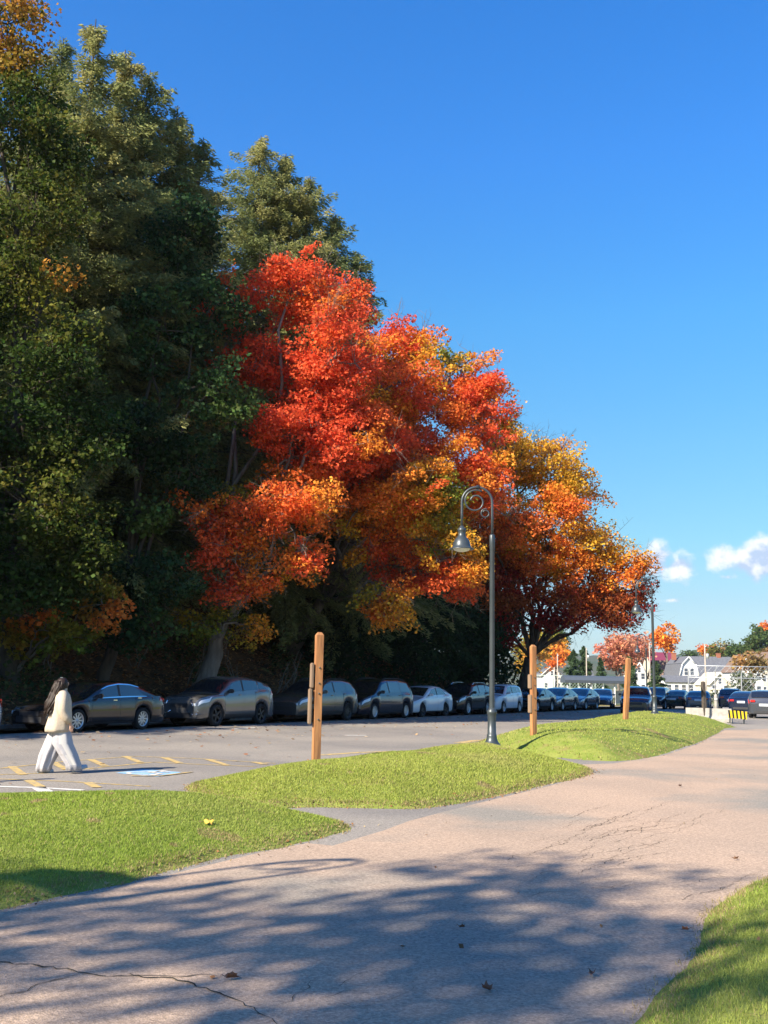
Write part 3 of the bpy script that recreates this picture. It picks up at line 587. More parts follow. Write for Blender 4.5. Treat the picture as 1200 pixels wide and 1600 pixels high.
# conifers
def conifer(name, label, base, H, Rr, seed, palette, group=None, lean=(0, 0), dens=1.0, start=.1, droop=.25, wid=.055, length=.27):
    r = np.random.default_rng(seed); base = np.array(base, float); root = thing(name, label, 'tree', tuple(base), group=group)
    V, F = [], []; axis = lambda z: np.array([lean[0] * (z / H) ** 1.5, lean[1] * (z / H) ** 1.5, z])
    T = np.array([axis(z) for z in np.linspace(-.4, H, 12)]); poly_tube(V, F, T, .30 * H / 25, .02, 9)
    C, A, B, cl = [], [], [], []; s0, s1, e0, e1 = [], [], [], []
    for z in sorted(start * H + (H * .992 - start * H) * r.random(int(H * 17 * (1 if H > 15 else .7)))):
        t = z / H; Lm = Rr * 1.1 * (1 - t) ** .76 * (.35 + .65 * min(1, (t - start) / .15 + .35)) + .10
        for k in range(1):
            L = Lm * r.choice([r.uniform(.35, .8), r.uniform(.7, 1.6)]); a = r.uniform(0, 2 * math.pi); dr = np.array([math.cos(a), math.sin(a), 0]); rise = r.uniform(-.15, .5) + .45 * t
            nseg = 4; pts = [axis(z)]
            for j in range(1, nseg + 1):
                q = j / nseg; pts.append(axis(z) + dr * L * q + np.array([0, 0, L * (rise * q - droop * q * q * 1.6)]))
            pts = np.array(pts)
            for j in range(nseg): s0.append(pts[j]); s1.append(pts[j + 1]); e0.append(.035 * (1 - j / nseg) * (1 - .6 * t) + .006); e1.append(.035 * (1 - (j + 1) / nseg) * (1 - .6 * t) + .005)
            m = int(dens * (16 + 130 * L)); q = r.random(m) ** .65; side = np.array([-dr[1], dr[0], 0]); w_ = (.16 + .30 * L * (1 - q) * .6) * r.uniform(-1, 1, m)
            idx = np.clip((q * nseg).astype(int), 0, nseg - 1); fr = q * nseg - idx
            p = pts[idx] * (1 - fr)[:, None] + pts[idx + 1] * fr[:, None] + side * w_[:, None]
            p[:, 2] += -np.abs(w_) * .45 - r.random(m) ** 2 * .35 + r.normal(size=m) * .07
            dv = unit(dr * r.uniform(.5, 1.2, m)[:, None] + side * (np.sign(w_) * r.uniform(.1, 1, m))[:, None] + np.array([0, 0, 1]) * r.uniform(-1.1, .35, m)[:, None])
            nn = unit(r.normal(size=(m, 3)) * .9 + np.array([0, 0, .8])); bb = unit(np.cross(nn, dv)); sz = r.uniform(.6, 1.3, m) * length / 2
            C.append(p); A.append(dv * sz[:, None]); B.append(bb * (wid * r.uniform(.6, 1.3, m))[:, None] * .6)
            cl.append(np.repeat(palette((axis(z) + dr * L)[None] + base, r), m, 0) * (1 + .18 * r.normal(size=m))[:, None])
    v, f = segs(np.array(s0), np.array(s1), np.array(e0), np.array(e1), 3); o = sum(len(q) for q in V); V.append(v); F.append(f + o)
    link_mesh('trunk', np_mesh('trunk', np.concatenate(V), np.concatenate(F)), dark_bark, root, smooth=True)
    v, f, c = quads(np.concatenate(C), np.concatenate(A), np.concatenate(B), np.concatenate(cl))
    link_mesh('crown', np_mesh('crown', v, f, c), LEAF, root)
    return root
HEM = pal((.13, .165, .06), (.24, .26, .09), (.38, .35, .13), seed=81, scale=.6)
for i, (px, py, Y, Rr, sd, ln, lb) in enumerate([
    (150, 30, 40, 5.4, 1, (0, 0), 'tallest feathery conifer with the pointed tip beside the green maple'),
    (100, 60, 44, 5.2, 2, (.5, 0), 'feathery conifer just left of the tallest pointed tip'),
    (235, 110, 43, 5.8, 3, (1.2, 0), 'feathery conifer with long sprays on the slope right of the tallest tip'),
    (318, 215, 45, 5.2, 4, (.8, 0), 'feathery conifer whose top stands nearest left of the sky notch'),
    (196, 78, 42, 5.4, 8, (.4, 0), 'feathery conifer filling in just right of the tallest pointed tip'),
    (278, 165, 44, 5.2, 9, (.6, 0), 'feathery conifer halfway down the slope of tips towards the sky notch'),
    (447, 240, 54, 6.6, 10, (.7, 0), 'hemlock between the pointed one and the right-leaning one'),
    (524, 335, 55, 6.0, 11, (.9, 0), 'hemlock between the right-leaning one and the lowest top'),
    (408, 212, 53, 7.6, 5, (.5, 0), 'pointed hemlock rising above the scarlet maple'),
    (485, 275, 54, 7.2, 6, (.9, 0), 'lower hemlock leaning right above the scarlet maple'),
    (560, 395, 56, 5.6, 7, (.6, 0), 'lowest hemlock top poking out behind the red and gold maple')]):
    top = D(px, py, Y); z0 = HZ(top.x, top.y); H = top.z - z0
    conifer('conifer_tree', lb, (top.x - ln[0], top.y, z0), H, Rr, 200 + sd, HEM, group='conifers on the bank', lean=ln, dens=.55)

# trees outside the left of the view whose shade falls into it
k_ = 0
for u, v, zc, rz_, rr, lb in ((-6.5, 9.0, 15.5, 9.5, 4.2, 'green tree just outside the view, next to the green maple'), (-12.5, 8.0, 12, 6.5, 3.9, 'second green tree outside the view on the bank'), (-18.5, 8.2, 12, 6.5, 3.9, 'third green tree outside the view on the bank'),
    (-25, 8.2, 12, 6.5, 4.0, 'fourth green tree outside the view on the bank'), (-32, 8.4, 12, 6.5, 4.0, 'fifth green tree outside the view on the bank'), (-15, 14.5, 20, 9, 4.6, 'tall tree high on the bank outside the view'), (-24, 15, 20, 9, 4.6, 'tallest tree high on the bank outside the view')):
    x, y = UV(u, v); z0 = HZ(x, y); k_ += 1
    broad_tree('bank_tree', lb, 'tree', (x, y, z0), [(Vector((x, y, zc + rz_ * q)), rr * f, rr * f, rz_ * .5) for q, f in ((-.55, 1), (0, 1), (.5, .8))], DKP, n_leaf=60, size=.34, trunk_r=.3, seed=100 + k_, clump=1.4, twigs=False, barkm=dark_bark, density=1.3, surf=.3)
broad_tree('park_tree', 'tall airy tree behind the viewer on the left', 'tree', (-12.2, -4.6, 0), [(Vector((-12.2, -4.6, 12.3)), 2.0, 2.0, 1.8), (Vector((-12.6, -4.3, 9.9)), 2.6, 2.6, 1.9), (Vector((-11.2, -5.2, 8.7)), 2.0, 2.0, 1.4), (Vector((-10.9, -5.6, 11.0)), 1.5, 1.5, 1.2)], pal(GRN, YGR, seed=3), n_leaf=42, size=.17, trunk_r=.22, seed=94, clump=.8, twigs=True, density=1.1, bare=.08)

# ------------------------------------------------------------------ saplings, brush and litter on the bank
stm = mat('pale_stem', (.20, .165, .125), (.12, .095, .07), scale=8, rough=.9)
for i, (px, py, Y, h, ln) in enumerate([(385, 1000, 43, 2.6, -.2), (420, 1015, 44, 2.0, .5), (452, 1005, 46, 2.4, .3), (300, 960, 43, 2.0, .8), (75, 1015, 37, 1.6, .1), (215, 950, 42, 2.2, .3)]):
    c = D(px, py, Y); z0 = HZ(c.x, c.y); mb = MB()
    for k in range(3):
        a = random.uniform(-.3, .3) + ln * .6; p = crooked((k * .12 - .1, 0, 0), (a * h + k * .15 - .1, random.uniform(-.3, .3), h * random.uniform(.7, 1.1)), 5, .03, np.random.default_rng(i * 5 + k)); mb.tube(p, [.028 * (1 - j / 6) + .006 for j in range(6)], n=5)
        for j in (2, 3, 4): mb.tube([p[j], p[j] + np.array([random.uniform(-.4, .4), random.uniform(-.3, .3), random.uniform(.2, .5)])], [.01, .004], n=4)
    nb = ['scarlet maple trunk', 'gap in the trees', 'lit litter patch'][i % 3]
    o = mb.build('bare_sapling', stm); o.location = (c.x, c.y, z0 - .05)
    tag(o, 'thin bare pale sapling stems on the shaded leaf-strewn bank', 'sapling', 'bare saplings on the bank')
def scatter_leaves(n, fn, size, cols, name, label, up=3.0, seed=1):
    r = np.random.default_rng(seed); P = fn(r, n); n = len(P); nrm = unit(r.normal(size=(n, 3)) + np.array([0, 0, up])); t = unit(np.cross(nrm, r.normal(size=(n, 3)))); b = np.cross(nrm, t)
    s = size * r.uniform(.5, 1.3, n); cc = np.array(cols)[r.integers(0, len(cols), n)] * r.uniform(.6, 1.2, n)[:, None]
    P[:, 2] += s * .25
    v, f, c = quads(P, t * s[:, None] * .5, b * s[:, None] * .4, cc); o = link_mesh(name, np_mesh(name, v, f, c), LEAF); tag(o, label, 'leaves', kind='stuff')
def on_bank(r, n):
    u = r.uniform(-12, 50, n); v = 1.4 + r.random(n) ** 1.3 * 12; x = ORG.x + UD.x * u + VD.x * v; y = ORG.y + UD.y * u + VD.y * v; return np.stack([x, y, hill_z(x, y) + .08], 1)
scatter_leaves(42000, on_bank, .15, [(.30, .12, .05), (.42, .20, .08), (.20, .09, .04), (.50, .26, .10)], 'leaf_litter', 'brown and russet dead leaves lying over the wooded bank', seed=2)
def on_lot(r, n):
    u = r.uniform(-25, 55, n); v = 1.2 - np.abs(r.normal(size=n)) * 4.2; m = (v > -18); u, v = u[m], v[m]; x = ORG.x + UD.x * u + VD.x * v; y = ORG.y + UD.y * u + VD.y * v; return np.stack([x, y, np.full(len(x), .004)], 1)
scatter_leaves(2600, on_lot, .11, [(.45, .30, .16), (.40, .16, .07), (.58, .45, .28), (.25, .13, .07)], 'fallen_leaves', 'small dry leaves scattered over the grey car park', up=6, seed=3)
def on_edges(r, n):
    out = []
    for k in 'ABC':
        Q = MOUTL[k]; i = r.integers(0, len(Q), n // 3); p = Q[i] + r.normal(size=(n // 3, 2)) * .10; p = p[(p[:, 1] > 3) & (r.random(len(p)) < .6)]; z, d = mound_height(k, p); out.append(np.stack([p[:, 0], p[:, 1], np.maximum(z, .006)], 1))
    for k in 'ABCR':
        Q = MOUTL[k]; p = r.uniform(Q.min(0), Q.max(0), (70, 2)); z, d = mound_height(k, p); m = d > .05; out.append(np.stack([p[m, 0], p[m, 1], z[m] + .035], 1))
    p = np.stack([r.uniform(-2, 9, 120), r.uniform(5, 32, 120), np.full(120, .006)], 1); dd = np.max([sdist(p[:, :2], MOUTL[k]) for k in MOUTL], 0); out.append(p[dd < 0])
    return np.concatenate(out)
scatter_leaves(5200, on_edges, .034, [(.42, .20, .08), (.30, .18, .09), (.18, .12, .07), (.50, .38, .20), (.36, .27, .15)], 'verge_leaves', 'small brown and orange leaves caught along the grass edges', up=2.5, seed=4)
# undergrowth on the bank: low shaded green
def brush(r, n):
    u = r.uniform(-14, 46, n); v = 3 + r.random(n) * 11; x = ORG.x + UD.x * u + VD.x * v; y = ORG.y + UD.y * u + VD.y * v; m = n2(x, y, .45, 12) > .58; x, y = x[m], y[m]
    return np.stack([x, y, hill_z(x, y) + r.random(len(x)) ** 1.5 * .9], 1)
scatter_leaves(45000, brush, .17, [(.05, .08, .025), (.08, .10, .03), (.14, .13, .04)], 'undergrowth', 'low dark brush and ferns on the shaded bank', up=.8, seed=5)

# curled brown leaves lying on the path, one by one
def curled_leaf(px, py, s, rz, label, col):
    x, y = G(px, py); mb = MB(); n = 14; ring = []
    rr = random.Random(px)
    for i in range(n):
        a = 2 * math.pi * i / n; lob = 1 if i % 3 == 0 else (.62 if i % 3 == 1 else .72); ring.append((s * .5 * lob * math.cos(a) * rr.uniform(.85, 1.1), s * .42 * lob * math.sin(a) * rr.uniform(.85, 1.1)))
    vs = [(0, 0, .012)]
    for q in (.5, 1.0):
        for (a, b) in ring: vs.append((a * q, b * q * (1 - .25 * q), .012 + .42 * s * q * q * (abs(b) / (s * .4)) * rr.uniform(.7, 1.2)))
    fs = [(0, 1 + i, 1 + (i + 1) % n) for i in range(n)] + [(1 + i, 1 + n + i, 1 + n + (i + 1) % n, 1 + (i + 1) % n) for i in range(n)]
    root = thing('fallen_leaf', label, 'leaf', (x, y, .006), rz, 'curled leaves on the path')
    mb.add(vs, fs, True); mb.build('blade', mat('dead_leaf_' + col, {'brown': (.13, .06, .03), 'tan': (.30, .16, .08), 'gold': (.70, .42, .05), 'russet': (.36, .12, .05)}[col], rough=.8), root, fixn=False)
    MB().tube([(-s * .3, 0, .012), (-s * .62, .01, .03), (-s * .85, -.01, .02)], [.0022, .0018, .001], n=5).build('stalk', mat('leaf_stalk', (.22, .12, .07)), root)
curled_leaf(362, 1533, .085, .4, 'curled dark brown leaf on the path, nearest the long crack', 'brown')
curled_leaf(760, 1551, .088, 2.2, 'curled brown leaf on the path at the bottom centre', 'brown')
curled_leaf(925, 1527, .078, 1.2, 'curled brown leaf on the path close to the right-hand grass', 'brown')
curled_leaf(722, 1453, .05, .2, 'small dark leaf in the middle of the shaded path', 'brown')
curled_leaf(1070, 1457, .06, 2.9, 'russet leaf lying just off the tip of the right-hand grass', 'russet')
curled_leaf(1063, 1230, .09, .9, 'dark leaf alone on the sunlit part of the path', 'brown')
curled_leaf(1150, 1345, .07, .5, 'tan leaf on the path above the right-hand grass', 'tan')
zz = .36
cl = on_mound('A', 326, 1289)
t_ = thing('maple_leaf', 'yellow maple leaf resting on the near grass mound', 'leaf', (cl[0], cl[1], cl[2] + .03), .6)
pts = []
for i in range(20):
    a = 2 * math.pi * i / 20; q = (1.0 if i % 4 == 0 else .62 if i % 4 == 2 else .8) * .05; pts.append((q * math.cos(a), q * math.sin(a), .012 * math.cos(3 * a)))
MB().add([(0, 0, .006)] + pts, [(0, 1 + i, 1 + (i + 1) % 20) for i in range(20)], False).build('blade', mat('dead_leaf_gold', (.75, .45, .06), rough=.7), t_, fixn=False).rotation_euler = (.5, -.1, 0)
MB().tube([(-.05, 0, 0), (-.10, .01, .01)], .002, n=4).build('stalk', mat('leaf_stalk', (.22, .12, .07)), t_)

# ------------------------------------------------------------------ street lamps
lamp_m = mat('grey_green_lamp_paint', (0.04, 0.05, 0.054), (0.055, 0.066, 0.07), scale=3, rough=.38, metal=.25, spec=.6)
lens_m = mat('frosted_lens', (.75, .74, .70), rough=.4)
def make_lamp(loc, label):
    t = thing('street_lamp', label, 'street lamp', loc, 0, 'arched street lamps')
    MB().lathe([(0, 0), (.21, 0), (.21, .03), (.185, .06), (.15, .10), (.125, .16), (.115, .22), (.115, .26), (.10, .27), (.095, .62), (.098, .66), (.10, .72), (.112, .74), (.112, .80), (.075, .83), (.07, .86), (0, .86)]).build('base', lamp_m, t)
    mb = MB().lathe([(.062, .85), (.056, 4.55), (.06, 4.56), (.06, 4.60), (.066, 4.62), (.066, 4.86), (.058, 4.88), (.04, 4.90)]); mb.build('pole', lamp_m, t)
    MB().box((-.075, -.02, .66), (.05, .06, .1), bev=.01).build('access_cover', lamp_m, t)
    arc = [(0, 0, 4.88), (0, 0, 5.35)] + [(-.36 + .36 * math.cos(a), 0, 5.66 + .37 * math.sin(a)) for a in np.linspace(0, math.pi, 20)] + [(-.72, 0, 5.4), (-.72, 0, 5.07)]
    MB().tube(arc, .030, n=10).build('arm', lamp_m, t)
    MB().lathe([(0, .05), (.05, .05), (.05, -.02)], (-.36, 0, 6.03), n=10, axis='X').build('clip', lamp_m, t)
    sp = [(-.40 + (.30 - .045 * a / math.pi * 1.5) * math.cos(a + .6), 0, 5.68 + (.30 - .045 * a / math.pi * 1.5) * math.sin(a + .6)) for a in np.linspace(0.4, 8.6, 40)]
    MB().tube(sp, .021, n=6).build('scroll', lamp_m, t)
    sp2 = [(-.16 + (.12 - .006 * a) * math.cos(a), 0, 5.40 + (.12 - .006 * a) * math.sin(a)) for a in np.linspace(1.2, 9, 30)]
    MB().tube(sp2, .016, n=6).build('scroll', lamp_m, t)
    sh = MB().lathe([(0, 5.09), (.04, 5.09), (.055, 5.05), (.085, 5.03), (.10, 4.99), (.095, 4.97), (.085, 4.95), (.085, 4.86), (.10, 4.84), (.11, 4.82), (.14, 4.79), (.18, 4.73), (.205, 4.66), (.215, 4.60), (.235, 4.575), (.285, 4.545), (.29, 4.53), (.285, 4.525), (.21, 4.55), (.16, 4.66), (0, 4.70)], (-.72, 0, 0), n=28).build('lamp_shade', lamp_m, t)
    MB().lathe([(.205, 4.545), (.17, 4.50), (.10, 4.475), (0, 4.465)], (-.72, 0, 0), n=24).build('lens', lens_m, sh)
    return t
def mz(k, x, y): return float(mound_height(k, np.array([[x, y]]))[0][0])
lx, ly = 2.57, 24.0
L0 = make_lamp((lx, ly, max(.08, mz('B', lx, ly) - .02)), 'tall grey arched street lamp on the middle mound, in front of the maples')
L2 = copy_tree(L0); x2, y2 = 12.25, 46.5; L2.location = (x2, y2, mz('C', x2, y2) - .03); L2['label'] = 'grey arched street lamp standing on the far mound by the concrete block'
L3 = copy_tree(L0); p3 = D(1011, 1085, 86); L3.location = (p3.x, p3.y, 0); L3['label'] = 'small distant arched street lamp in front of the pink tree and white gable'
L4 = copy_tree(L0); L4.location = (-6.55, 3.3, mz('A', -6.55, 3.3) - .03); L4['label'] = 'arched street lamp at the viewer end of the near mound'

# ------------------------------------------------------------------ wooden posts
post_m = mat('stained_timber', (0.42, 0.20, 0.08), (0.27, 0.12, 0.05), scale=14, rough=.75, spec=.25, bump=.3, bscale=40, stretch=(1, 1, .12), c3=(.16, .085, .045), s3=6, c3lo=.55, c3hi=.72)
board_m = mat('weathered_board', (0.24, 0.16, 0.10), (0.16, 0.11, 0.075), scale=12, rough=.85, stretch=(1, 1, .15))
def make_post(loc, h, label, boards, tilt=0, rz=R(20), mm=None, wd=.125):
    t = thing('wooden_post', label, 'post', loc, rz, 'timber sign posts'); t.rotation_euler = (0, tilt, rz); w2 = wd / 2; c = .025
    prof = [(w2, -.3), (w2, h - .05), (w2 - .035, h), (-w2 + .035, h), (-w2, h - .05), (-w2, -.3)]
    mb = MB(); mb.box((0, 0, (h - .35) / 2), (wd, wd, h + .25), bev=.004)
    mb.add([(w2, w2, h - .052), (-w2, w2, h - .052), (-w2, -w2, h - .052), (w2, -w2, h - .052), (w2 - .035, w2 - .035, h), (-w2 + .035, w2 - .035, h), (-w2 + .035, -w2 + .035, h), (w2 - .035, -w2 + .035, h)], [(0, 1, 5, 4), (1, 2, 6, 5), (2, 3, 7, 6), (3, 0, 4, 7), (4, 5, 6, 7)])
    mb.build('timber', mm or post_m, t)
    for (z0, z1, dx) in boards:
        for zz in (z0 + .08, z1 - .08): MB().lathe([(0, 0), (.014, 0), (.014, -.012), (0, -.014)], (0, -w2 - .001, zz), n=10, axis='Y').build('bolt', lamp_m, t)
        MB().box((-w2 - .045 + dx, .02, (z0 + z1) / 2), (.04, .15, z1 - z0), bev=.012).build('sign_board', board_m, t)
        MB().box((-w2 - .012 + dx / 2, 0, (z0 + z1) / 2), (.026 + abs(dx), .05, .08)).build('bracket', lamp_m, t)
    return t
px_, py_ = -1.06, 17.6
make_post((px_, py_, mz('B', px_, py_) - .02), 2.22, 'tall orange-brown timber post with two weathered boards, nearest on the mounds', [(1.28, 1.70, 0.0), (.68, 1.27, -.02)])
px_, py_ = 3.82, 26.0
make_post((px_, py_, max(.28, mz('C', px_, py_) - .02)), 2.24, 'slim upright timber post just right of the tall lamp', [(1.15, 1.5, .02), (.55, 1.0, .02)], rz=R(25), wd=.125)
px_, py_ = 8.75, 37.2
make_post((px_, py_, mz('C', px_, py_) - .02), 2.2, 'leaning timber post on the far mound before the dark oncoming car', [], tilt=R(4.5), wd=.15)
make_post((-7.6, 14.0, .15), 2.25, 'timber post on the near mound outside the left edge', [(1.2, 1.7, 0)])
p4 = D(1101, 1108, 50); make_post((p4.x, p4.y, .0), 1.95, 'dark weathered post rising behind the concrete block', [], tilt=R(-1.5), mm=mat('grey_timber', (.10, .075, .055), (.06, .05, .04), scale=8, rough=.9), wd=.16)
# concrete block and striped barricade
bx, by = D(1108, 1128, 50)[:2]
t = thing('concrete_block', 'low pale concrete traffic block at the end of the far mound', 'barrier', (bx, by, 0), R(-24))
mb = MB(); prof = [(-.28, 0), (.28, 0), (.28, .2), (.17, .34), (.15, .68), (-.15, .68), (-.17, .34), (-.28, .2)]; mb.prism(prof, -1.05, 1.05, 'YZ'); mb.build('block', conc, t)
for sx in (-.5, .5): MB().tube([(sx - .07, 0, .66), (sx - .05, 0, .74), (sx + .05, 0, .74), (sx + .07, 0, .66)], .012, n=6).build('lifting_loop', lamp_m, t)
bx, by = D(1152, 1124, 49)[:2]
t = thing('striped_barricade', 'black and yellow striped barrier plank beside the concrete block', 'barrier', (bx, by, 0), R(8))
t.rotation_euler = (0, R(4), R(8))
MB().box((0, 0, .42), (.92, .03, .36)).build('plank', mat('yellow_enamel', (.80, .55, .02), rough=.5), t)
mb = MB()
for k in range(5):
    x0 = -.44 + k * .19; mb.add([(x0, -.018, .24), (x0 + .09, -.018, .24), (x0 - .06 + .09, -.018, .60), (x0 - .06, -.018, .60)], [(0, 1, 2, 3)])
mb.build('stripes', mat('black_enamel', (.015, .015, .015), rough=.5), t, fixn=False)
for sx in (-.35, .35): MB().box((sx, .05, .25), (.05, .05, .46)).box((sx, .05, .02), (.06, .5, .04)).build('stand', lamp_m, t)
bp_ = D(1119, 1105, 54); t = thing('steel_bollard', 'short pale bollard behind the concrete block', 'bollard', (bp_.x, bp_.y, 0)); MB().lathe([(0, 0), (.09, 0), (.09, 1.25), (.06, 1.32), (0, 1.34)], n=14).build('tube', conc, t)
MB().lathe([(.093, 1.0), (.096, 1.0), (.096, 1.12), (.093, 1.12)], n=14).build('band', mat('band_grey', (.4, .4, .38)), t)
# ------------------------------------------------------------------ cars
glass_c = glassmat('tinted_glass', (.012, .015, .02), rough=.04)
glass_l = glassmat('side_glass', (.03, .04, .05), rough=.03, spec=1.0)
tyre_m = mat('tyre_rubber', (.018, .018, .019), rough=.85, spec=.2)
alloy_m = mat('alloy', (.55, .56, .58), rough=.3, metal=.7); dalloy_m = mat('dark_alloy', (.03, .03, .034), rough=.35, metal=.4)
chrome_m = mat('chrome', (.75, .76, .78), rough=.15, metal=1.0); trim_m = mat('black_trim', (.02, .02, .022), rough=.55)
under_m = mat('underbody', (.008, .008, .008), rough=.95, spec=.05)
hl_m = mat('headlight', (.62, .66, .70), rough=.08, spec=.9, coat=1); tl_m = mat('taillight', (.45, .012, .012), rough=.15, spec=.7, coat=1)
plate_m = mat('plate', (.62, .66, .70), rough=.5)
def paint(name, c, metal=.5): return mat('paint_' + name, c, rough=.22, metal=metal, spec=.5, coat=1.0)
SPEC = {
 'sedan': dict(L=4.85, W=1.85, T=[(0, .58), (.12, .70), (.5, .80), (1.2, .92), (1.5, .96), (3.9, 1.02), (4.55, 1.03), (4.78, .98), (4.85, .72)], Gp=[(1.2, .92), (1.7, 1.16), (2.2, 1.38), (2.7, 1.46), (3.2, 1.44), (3.7, 1.32), (4.3, 1.04)], ws=(1.28, 2.12), rs=(3.55, 4.28), sw=[(1.62, 2.62), (2.72, 3.62)], qw=None, wx=(.95, 3.73), wr=.335),
 'compact': dict(L=4.6, W=1.80, T=[(0, .60), (.12, .72), (.5, .82), (1.1, .94), (1.4, .98), (3.7, 1.05), (4.35, 1.06), (4.55, .98), (4.6, .72)], Gp=[(1.08, .94), (1.6, 1.2), (2.1, 1.42), (2.6, 1.49), (3.1, 1.46), (3.6, 1.33), (4.15, 1.07)], ws=(1.16, 2.02), rs=(3.45, 4.12), sw=[(1.55, 2.5), (2.6, 3.5)], qw=None, wx=(.9, 3.6), wr=.32),
 'suv': dict(L=4.6, W=1.86, T=[(0, .72), (.1, .90), (.5, 1.0), (1.1, 1.06), (1.4, 1.09), (3.9, 1.17), (4.4, 1.18), (4.55, 1.1), (4.6, .78)], Gp=[(1.05, 1.06), (1.5, 1.30), (1.95, 1.57), (2.4, 1.66), (3.4, 1.67), (4.0, 1.60), (4.25, 1.45), (4.52, 1.16)], ws=(1.12, 1.9), rs=(4.05, 4.5), sw=[(1.5, 2.45), (2.55, 3.4)], qw=(3.5, 4.05), wx=(.92, 3.6), wr=.37),
 'cross': dict(L=4.5, W=1.84, T=[(0, .74), (.08, .93), (.5, 1.02), (1.1, 1.07), (1.4, 1.10), (3.8, 1.24), (4.3, 1.26), (4.45, 1.14), (4.5, .80)], Gp=[(1.05, 1.07), (1.5, 1.32), (1.95, 1.58), (2.4, 1.68), (3.1, 1.66), (3.7, 1.55), (4.1, 1.42), (4.42, 1.2)], ws=(1.12, 1.9), rs=(3.75, 4.38), sw=[(1.5, 2.4), (2.5, 3.35)], qw=(3.42, 3.8), wx=(.92, 3.59), wr=.37),
 'van': dict(L=5.0, W=1.96, T=[(0, .68), (.1, .86), (.45, .98), (1.0, 1.06), (1.3, 1.09), (4.2, 1.12), (4.8, 1.12), (4.95, 1.05), (5.0, .75)], Gp=[(.95, 1.06), (1.4, 1.33), (1.9, 1.62), (2.4, 1.74), (3.6, 1.76), (4.4, 1.70), (4.7, 1.52), (4.93, 1.12)], ws=(1.02, 1.85), rs=(4.5, 4.9), sw=[(1.45, 2.35), (2.45, 3.45)], qw=(3.55, 4.45), wx=(.95, 4.02), wr=.345),
 'boxy': dict(L=4.1, W=1.80, T=[(0, .70), (.08, .88), (.4, .98), (.95, 1.04), (1.2, 1.07), (3.6, 1.14), (3.9, 1.14), (4.05, 1.05), (4.1, .75)], Gp=[(.9, 1.04), (1.3, 1.30), (1.65, 1.55), (2.1, 1.63), (3.2, 1.62), (3.75, 1.55), (3.9, 1.4), (4.03, 1.12)], ws=(.96, 1.62), rs=(3.78, 4.0), sw=[(1.3, 2.2), (2.3, 3.1)], qw=(3.2, 3.65), wx=(.8, 3.35), wr=.33),
}
def smooth_interp(x, P):
    xs_, zs_ = np.array(P).T; k = np.linspace(-.09, .09, 5)
    return np.mean([np.interp(np.clip(x + d, xs_[0], xs_[-1]), xs_, zs_) for d in k], 0)
WHEELS = {}
def wheel_parts(root, x, y, side, r, style, spokes):
    key = (round(r, 3), style, spokes, side)
    if key not in WHEELS:
        tw = .11; t = MB().lathe([(r * .70, -tw), (r * .93, -tw), (r, -tw * .7), (r, tw * .7), (r * .93, tw), (r * .70, tw), (r * .66, tw * .5), (r * .66, -tw)], n=32, axis='Y')
        o = t.build('wheel', tyre_m, root); m_ = alloy_m if style == 'a' else dalloy_m
        q = MB().lathe([(r * .70, tw * .9 * side), (r * .66, tw * .95 * side), (r * .62, tw * .55 * side), (r * .60, -.02)], n=28, axis='Y')
        for k in range(spokes):
            a = 2 * math.pi * k / spokes; c, s = math.cos(a), math.sin(a); rm = r * .36
            q.box((c * rm, tw * .55 * side, s * rm), (r * .56, .03, r * (.13 if spokes > 6 else .17)), ry=-a)
        q.lathe([(0, tw * .75 * side), (r * .14, tw * .72 * side), (r * .16, tw * .4 * side)], n=12, axis='Y')
        q.build('rim', m_, o)
        MB().lathe([(0, tw * .1 * side), (r * .62, tw * .1 * side)], n=24, axis='Y').build('brake', under_m, o, fixn=False)
        WHEELS[key] = o
    else: o = copy_tree(WHEELS[key], root)
    o.location = (x, y, r); return o
CARN = [0]
